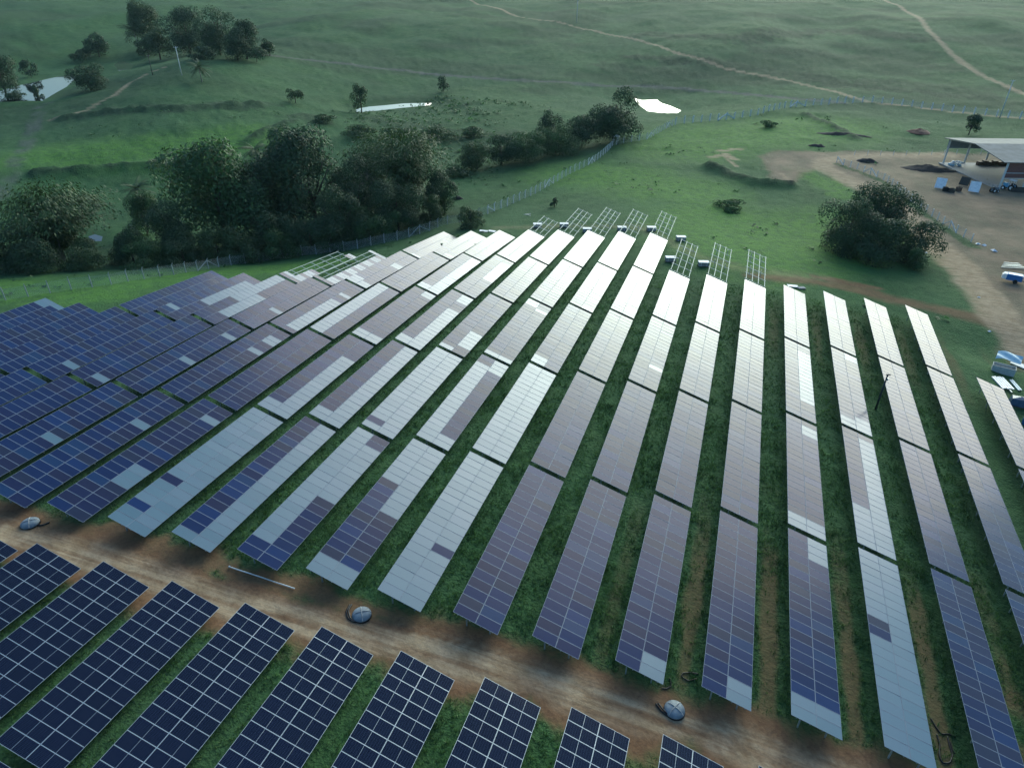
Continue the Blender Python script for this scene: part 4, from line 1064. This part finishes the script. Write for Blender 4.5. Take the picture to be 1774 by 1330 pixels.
hose([(1160, 1175), (1163, 1188), (1155, 1193), (1146, 1192)], "black cable hanging behind the corner of a front table", .05)

# ------------------------------------------------------------------ shed
A = at(1632, 284); B = at(1712, 327); Cc = at(1708, 281)
e1 = _rt[:2].copy()
e2 = np.array([e1[1], -e1[0]]); WD = abs(float((B[:2] - A[:2]) @ e2)); e2 = e2 if (B[:2] - A[:2]) @ e2 > 0 else -e2
sz = (A[2] + B[2]) / 2 + .1
shed = bpy.data.objects.new("open_shed", None); COL.objects.link(shed)
SM = Matrix(((e1[0], -e2[0], 0, A[0]), (e1[1], -e2[1], 0, A[1]), (0, 0, 1, sz), (0, 0, 0, 1)))   # x along the ridge, -y towards the camera side
shed.matrix_world = SM
tag(shed, "open-sided shed with pale gabled sheet roof, grey columns and red brick bay", "shed")
EH, RH, LEN = 7.2, 8.9, 48.0
sf = float((B[:2] - A[:2]) @ e1)          # the front corner may sit a little along the ridge
MB().box((LEN / 2, -WD / 2, -.12), (LEN + 1.5, WD + 1.5, .3)).build("floor_slab", CONC, shed)
for y in (0.0, -WD):
    for k in range(8): MB().box((.3 + k * 6.4, y, EH / 2), (.38, .38, EH)).build("column", GREYW, shed)
for sg, nm in ((1, "back"), (-1, "front")):
    yo = .9 if sg > 0 else -WD - .9; ym = -WD / 2; zo = EH + .1
    v = [(-1.4, yo, zo), (LEN, yo, zo), (LEN, ym, RH), (-1.4, ym, RH)]
    MB().add(v + [(a, b, c - .16) for a, b, c in v], [(0, 1, 2, 3) if sg < 0 else (3, 2, 1, 0), (7, 6, 5, 4) if sg < 0 else (4, 5, 6, 7), (0, 3, 7, 4), (1, 5, 6, 2), (0, 4, 5, 1), (3, 2, 6, 7)]).build("roof", ROOF, shed)
MB().box((8.5, .24, EH - 1.5), (17.0, .06, 2.6)).build("side_cladding", CLAD, shed)
for k in range(8):
    x = .3 + k * 6.4
    MB().bar((x, -.2, EH - .3), (x, -WD / 2, RH - .35), .16, .3).bar((x, -WD + .2, EH - .3), (x, -WD / 2, RH - .35), .16, .3).build("rafter", GREYW, shed)
for k in range(5):
    x0 = .3 + 6.4 * k
    MB().box((x0 + 3.2, -WD - .02, 4.95), (5.96, .18, 3.9)).build("brick_wall", BRICK, shed)
MB().box((16, -WD - .02, 2.92), (32, .26, .16)).build("ring_beam", GREYW, shed)
MB().box((16, -WD - .02, 4.3), (32, .25, .14)).build("ring_beam", GREYW, shed)
def swp(x, y, z=0.0):
    q = SM @ Vector((x, y, z)); return (q.x, q.y, q.z)
o = empty("timber_stack", swp(10, -2.2, .05), "row of brown timber crates stacked under the shed roof at the back", "timber", rz=math.atan2(e1[1], e1[0]))
for k in range(6): MB().box((k * 1.5, rng.uniform(-.1, .1), .55 + .15 * (k % 2)), (1.35, 1.3, 1.1 + .3 * (k % 2))).build("crate", PLANK, o)
o = empty("sack_pile", swp(2.4, -3.0, .05), "pile of white sacks at the shed's open corner", "sacks")
for k in range(12):
    a = rng.uniform(0, 6.28)
    V, N_ = blob_points((0, 0, 0), (.55, .38, .28), 4, 3)
    mb = MB(); c = np.array([rng.uniform(-1.6, 1.6), rng.uniform(-1.2, 1.2), .25 + .38 * (k % 3)])
    mb.tube([c + np.array([-.6 * math.cos(a), -.6 * math.sin(a), 0]), c + np.array([-.35 * math.cos(a), -.35 * math.sin(a), 0]), c + np.array([.35 * math.cos(a), .35 * math.sin(a), .03]), c + np.array([.6 * math.cos(a), .6 * math.sin(a), 0])], [.12, .33, .33, .1], 8).build("sack", WHITEP if k % 3 else TARP, o, True)

def heap(px, py, wpx, dpx, h, label, m=SOIL, name="soil_heap", cat="heap", seed=0):
    p = atg(px, py); W = wpx * mpp(p) / 2; D = dpx
    o = empty(name, p, label, cat); n, k = 40, 12; V = []; F = []
    for i in range(k):
        q = 1 - i / (k - 1)
        for j in range(n):
            a = 6.2832 * j / n; rx, ry = W * q * math.cos(a), D * q * math.sin(a)
            bump = 1 + .9 * float(fbm(np.array([rx / 1.3 + seed]), np.array([ry / 1.3]), 13, 3)[0])
            V.append((rx * (1 + .1 * math.sin(3 * a + seed)), ry * (1 + .12 * math.sin(2 * a + seed)), -.15 + h * (1 - q ** 1.7) * bump))
    for i in range(k - 1): F += [(i * n + j, i * n + (j + 1) % n, (i + 1) * n + (j + 1) % n, (i + 1) * n + j) for j in range(n)]
    o2 = MB().add(V, F).build("mound", m, o, True)
    return o
heap(1612, 294, 96, 3.4, 1.4, "long dark soil heap in front of the shed's open end")
heap(1501, 279, 40, 2.2, 1.3, "dark rubble heap behind the white braced fence", seed=2)
heap(1416, 253, 32, 1.6, .9, "small dark heap on the grass above the reddish patch", seed=4)
heap(1592, 230, 40, 4.0, 1.1, "reddish earth mound on the grass left of the shed roof", REDSOIL, seed=5)
heap(1460, 234, 90, 2.0, .9, "long grey earth bank across the grass near the upper fence", seed=7)
heap(792, 345, 26, 1.4, 1.1, "dark scrap heap at the right foot of the feathery bamboo", seed=8)
def board(px, py, w, h, label, tilt=.45, rz=0.0, m=WHITEP, name="leaning_board"):
    p = atg(px, py); o = empty(name, p, label, "board", rz=rz)
    R = Matrix.Rotation(tilt, 3, 'X')
    MB().box(R @ Vector((0, 0, h / 2 + .1)), (w, .09, h), 0, R).build("sheet", m, o)
    for k in (-1, 1):
        top = R @ Vector((k * w * .38, -.08, h * .85)); MB().bar((k * w * .38, top[1] - h * .55, -.05), top, .09).build("prop", DARKW, o)
board(1627, 327, 2.5, 2.9, "white board leaning in the yard, left of the two", .6, 2.9)
board(1686, 333, 2.5, 2.9, "white board leaning near the shed's brick bay, right of the two", .6, 2.9)
board(1668, 322, 2.4, 2.2, "dark board leaning between the two white boards", .4, 2.6, DARKW)
def crate(px, py, w, d, h, label, m, rz=0, name="crate"):
    p = atg(px, py); o = empty(name, p, label, "crate", rz=rz); t = .07
    MB().box((0, -d / 2, h / 2), (w, t, h)).build("side", m, o); MB().box((0, d / 2, h / 2), (w, t, h)).build("side", m, o)
    MB().box((-w / 2, 0, h / 2), (t, d - t - .004, h - .01)).build("side", m, o); MB().box((w / 2, 0, h / 2), (t, d - t - .004, h - .01)).build("side", m, o)
    MB().box((0, 0, .06), (w - .2, d - .2, .1)).build("base", PLANK, o)
    return o
for k, (px, py, m, lab) in enumerate([(1637, 331, RUBBER, "black bin beside the left white board"), (1648, 333, DARKW, "dark crate in front of the shed, right of the black bin"), (1660, 331, PLANK, "brown low crate between the leaning boards")]):
    crate(px, py, 1.2, 1.0, 1.1, lab, m, .4 * k, "yard_crate")
def machine(px, py, label, m, rz, s=1.0):
    p = atg(px, py); o = empty("farm_machine", p, label, "machine", rz=rz)
    MB().box((0, 0, .95 * s), (2.3 * s, .8 * s, .6 * s)).build("chassis", m, o)
    MB().box((.75 * s, 0, 1.35 * s), (1.1 * s, .7 * s, .5 * s)).build("hood", m, o)
    cb = MB()
    for a in ((-.95, -.55), (.1, -.55), (.1, .55), (-.95, .55)): cb.bar((a[0] * s, a[1] * s, 1.1 * s), (a[0] * s, a[1] * s, 2.3 * s), .07 * s)
    cb.box((-.42 * s, 0, 2.36 * s), (1.35 * s, 1.35 * s, .1 * s)); cb.build("cab", WHITEP if s > 1 else m, o)
    MB().box((-.6 * s, 0, 1.45 * s), (.5 * s, .5 * s, .4 * s)).build("seat", RUBBER, o)
    for x, r_, y in ((-.75, .72, .62), (-.75, .72, -.62), (.95, .45, .55), (.95, .45, -.55)):
        w_ = MB().tube([(x * s, (y - .14) * s, r_ * s), (x * s, (y + .14) * s, r_ * s)], r_ * s, 18).build("wheel", RUBBER, o)
        MB().tube([(x * s, (y - .15) * s, r_ * s), (x * s, (y + .15) * s, r_ * s)], r_ * s * .5, 12).build("rim", WHITEP, w_)
machine(1746, 329, "pale blue tractor parked in front of the brick bay", mat("pale_blue_paint", (.10, .36, .55), .45), 2.5, 1.15)
machine(1722, 333, "small weathered blue machine left of the tractor", CLAD, .6, .8)
o = crate(1765, 332, 4.2, 1.6, 1.0, "long dark trailer bed at the right edge before the brick bay", DARKW, .1, "trailer_bed")
# generator on wheels by the road
p = atg(1754, 489); o = empty("generator_trailer", p, "blue generator trailer with white nose parked beside the earth road", "generator", rz=-.25)
MB().box((0, 0, 1.05), (2.6, 1.4, 1.1)).build("housing", BLUEP, o)
MB().box((-1.55, 0, 1.1), (.5, 1.25, 1.0)).add([(-1.8, -.62, .6), (-1.8, .62, .6), (-1.8, .62, 1.55), (-1.8, -.62, 1.55), (-2.05, -.5, .7), (-2.05, .5, .7), (-2.05, .5, 1.3), (-2.05, -.5, 1.3)], [(4, 5, 6, 7), (0, 1, 5, 4), (1, 2, 6, 5), (2, 3, 7, 6), (3, 0, 4, 7)]).build("nose", WHITEP, o)
MB().box((0, 0, 1.63), (2.3, 1.2, .08)).build("lid", mat("light_blue_paint", (.10, .30, .55), .4), o)
for y in (-.75, .75):
    MB().tube([(.3, y - .12, .4), (.3, y + .12, .4)], .4, 16).build("wheel", RUBBER, o)
MB().bar((1.3, 0, .55), (2.6, 0, .45), .12).build("drawbar", DARKW, o)
p = atg(1752, 462); o = empty("scrap_frames", p, "heap of grey steel frames beside the blue generator", "scrap")
for k in range(7): MB().bar((-2.2 + .2 * k, -1.4 + .5 * k, .15 + .12 * (k % 3)), (2.2 - .1 * k, -1.0 + .45 * k, .3 + .1 * (k % 2)), .10).build("beam", STEEL, o)
# packing crate, tarpaulin, boards and channels by the last row
crate(1736, 645, 2.9, 1.3, 1.15, "open pale packing crate under the blue tarpaulin", CREAM, -.25, "packing_crate")
p = atg(1744, 630); mb = MB(); V = []; F = []; n, m_ = 16, 10
for i in range(n):
    for j in range(m_):
        x, y = (i / (n - 1) - .5) * 3.3, (j / (m_ - 1) - .5) * 1.9
        V.append((x, y, 1.28 + .25 * y + .10 * math.sin(2.3 * x + 3 * y) + .05 * math.sin(5 * y + 2 * x) - .18 * (abs(x) / 1.65) ** 3))
F = [(i * m_ + j, (i + 1) * m_ + j, (i + 1) * m_ + j + 1, i * m_ + j + 1) for i in range(n - 1) for j in range(m_ - 1)]
V += [(a, b, c - .03) for a, b, c in V]; F += [tuple(q + n * m_ for q in reversed(f)) for f in F]
o = mb.add(V, F).build("tarpaulin", TARP, None, True); o.location = [float(q) for q in p]; o.rotation_euler = (0, 0, -.35)
tag(o, "crumpled pale blue tarpaulin spread over the packing crate", "tarpaulin")
sheets(1766, 634, "white board lying flat right of the blue tarpaulin", 1, 2.4, 1.3, WHITEP, -.6, "white_board", "board")
def channels(px, py, n, L, label, m, rz, sp=.26, w=.14):
    p = atg(px, py); o = empty("channel_bundle", p, label, "channels", rz=rz)
    for k in range(n):
        MB().box((k * sp, 0.1 * (k % 2), .18), (w, L, .05)).box((k * sp - w / 2 + .012, 0.1 * (k % 2), .10), (.02, L, .12)).box((k * sp + w / 2 - .012, 0.1 * (k % 2), .10), (.02, L, .12)).build("channel", m, o)
channels(1728, 664, 5, 3.4, "five white metal channels laid side by side by the last row", mat("white_zinc", (.62, .66, .68), .5, .2), .2, .34, .26)
channels(1744, 673, 1, 2.6, "single pale channel lying right of the five white ones", STEEL, .25)
channels(1757, 668, 2, 3.0, "two blue grey channels lying by the dark tarpaulin", mat("blue_grey_zinc", (.24, .34, .40), .5, .3), .15, .3, .26)
p = atg(1764, 702); o = empty("covered_pallet", p, "pallet wrapped in dark blue tarpaulin beside the last row", "pallet", rz=-.2)
MB().box((0, 0, .08), (2.2, 1.5, .16)).build("skid", PLANK, o)
V = [(-1.2, -.8, .16), (1.2, -.8, .16), (1.2, .8, .16), (-1.2, .8, .16), (-1.05, -.65, 1.15), (1.0, -.7, 1.25), (.95, .6, 1.2), (-1.0, .65, 1.05), (0, 0, 1.42)]
MB().add(V, [(0, 1, 5, 4), (1, 2, 6, 5), (2, 3, 7, 6), (3, 0, 4, 7), (4, 5, 8), (5, 6, 8), (6, 7, 8), (7, 4, 8), (3, 2, 1, 0)]).build("cover", NAVYT, o)
p = atg(1777, 735); o = empty("blue_drum", p, "bright blue drum at the right edge beside the last row", "drum")
MB().tube([(0, 0, 0), (0, 0, .1), (0, 0, .5), (0, 0, .98), (0, 0, 1.0)], [.5, .52, .54, .52, .48], 18).build("barrel", BLUEP, o); MB().tube([(0, 0, 1.005), (0, 0, 1.04)], .4, 16).build("lid", TARP, o)
p = atg(1722, 712); o = empty("wooden_plank", p, "pale curved plank lying in the grass left of the last row", "plank", rz=.9)
MB().tube([(-.7, 0, .1), (0, .12, .14), (.9, 0, .1)], [.05, .16, .06], 6).build("board", CREAM, o)
for k, (px, py, s) in enumerate([(1694, 423, 1.0), (1705, 425, 1.2), (1722, 435, 1.3), (1696, 515, .5), (1714, 574, .6), (1604, 438, .7), (1586, 434, .5)]):
    p = atg(px, py); o = empty("white_scrap", p, "crumpled scrap of white sheeting dropped on the ground", "scrap", "white scraps scattered beside the earth road", rz=k)
    V = [(-.5, -.3, .03), (.4, -.35, .05), (.6, .25, .04), (-.3, .4, .05), (0, 0, .32), (.3, .05, .22)]
    MB().add([tuple(s * q for q in v) for v in V], [(0, 1, 4), (1, 5, 4), (1, 2, 5), (2, 3, 4), (2, 4, 5), (3, 0, 4), (3, 2, 1, 0)]).build("sheet", WHITEP, o)

# ------------------------------------------------------------------ evening haze over the valley
def haze():
    me = bpy.data.meshes.new("haze"); mb = MB(); mb.box((0, 0, 25), (7400, 7400, 110)); me.from_pydata(mb.v, [], mb.f)
    m = bpy.data.materials.new("evening_haze"); m.use_nodes = True; nt = m.node_tree; nt.nodes.remove(nt.nodes["Principled BSDF"])
    v = nt.nodes.new("ShaderNodeVolumePrincipled"); v.inputs["Density"].default_value = HAZE; v.inputs["Color"].default_value = (.55, .82, .88, 1); v.inputs["Anisotropy"].default_value = 0.0
    nt.links.new(v.outputs[0], nt.nodes["Material Output"].inputs["Volume"])
    tag(link_mesh("haze", me, m), "thin blue evening haze lying over the fields", "haze", kind="stuff")
HAZE = 0.00005
haze()
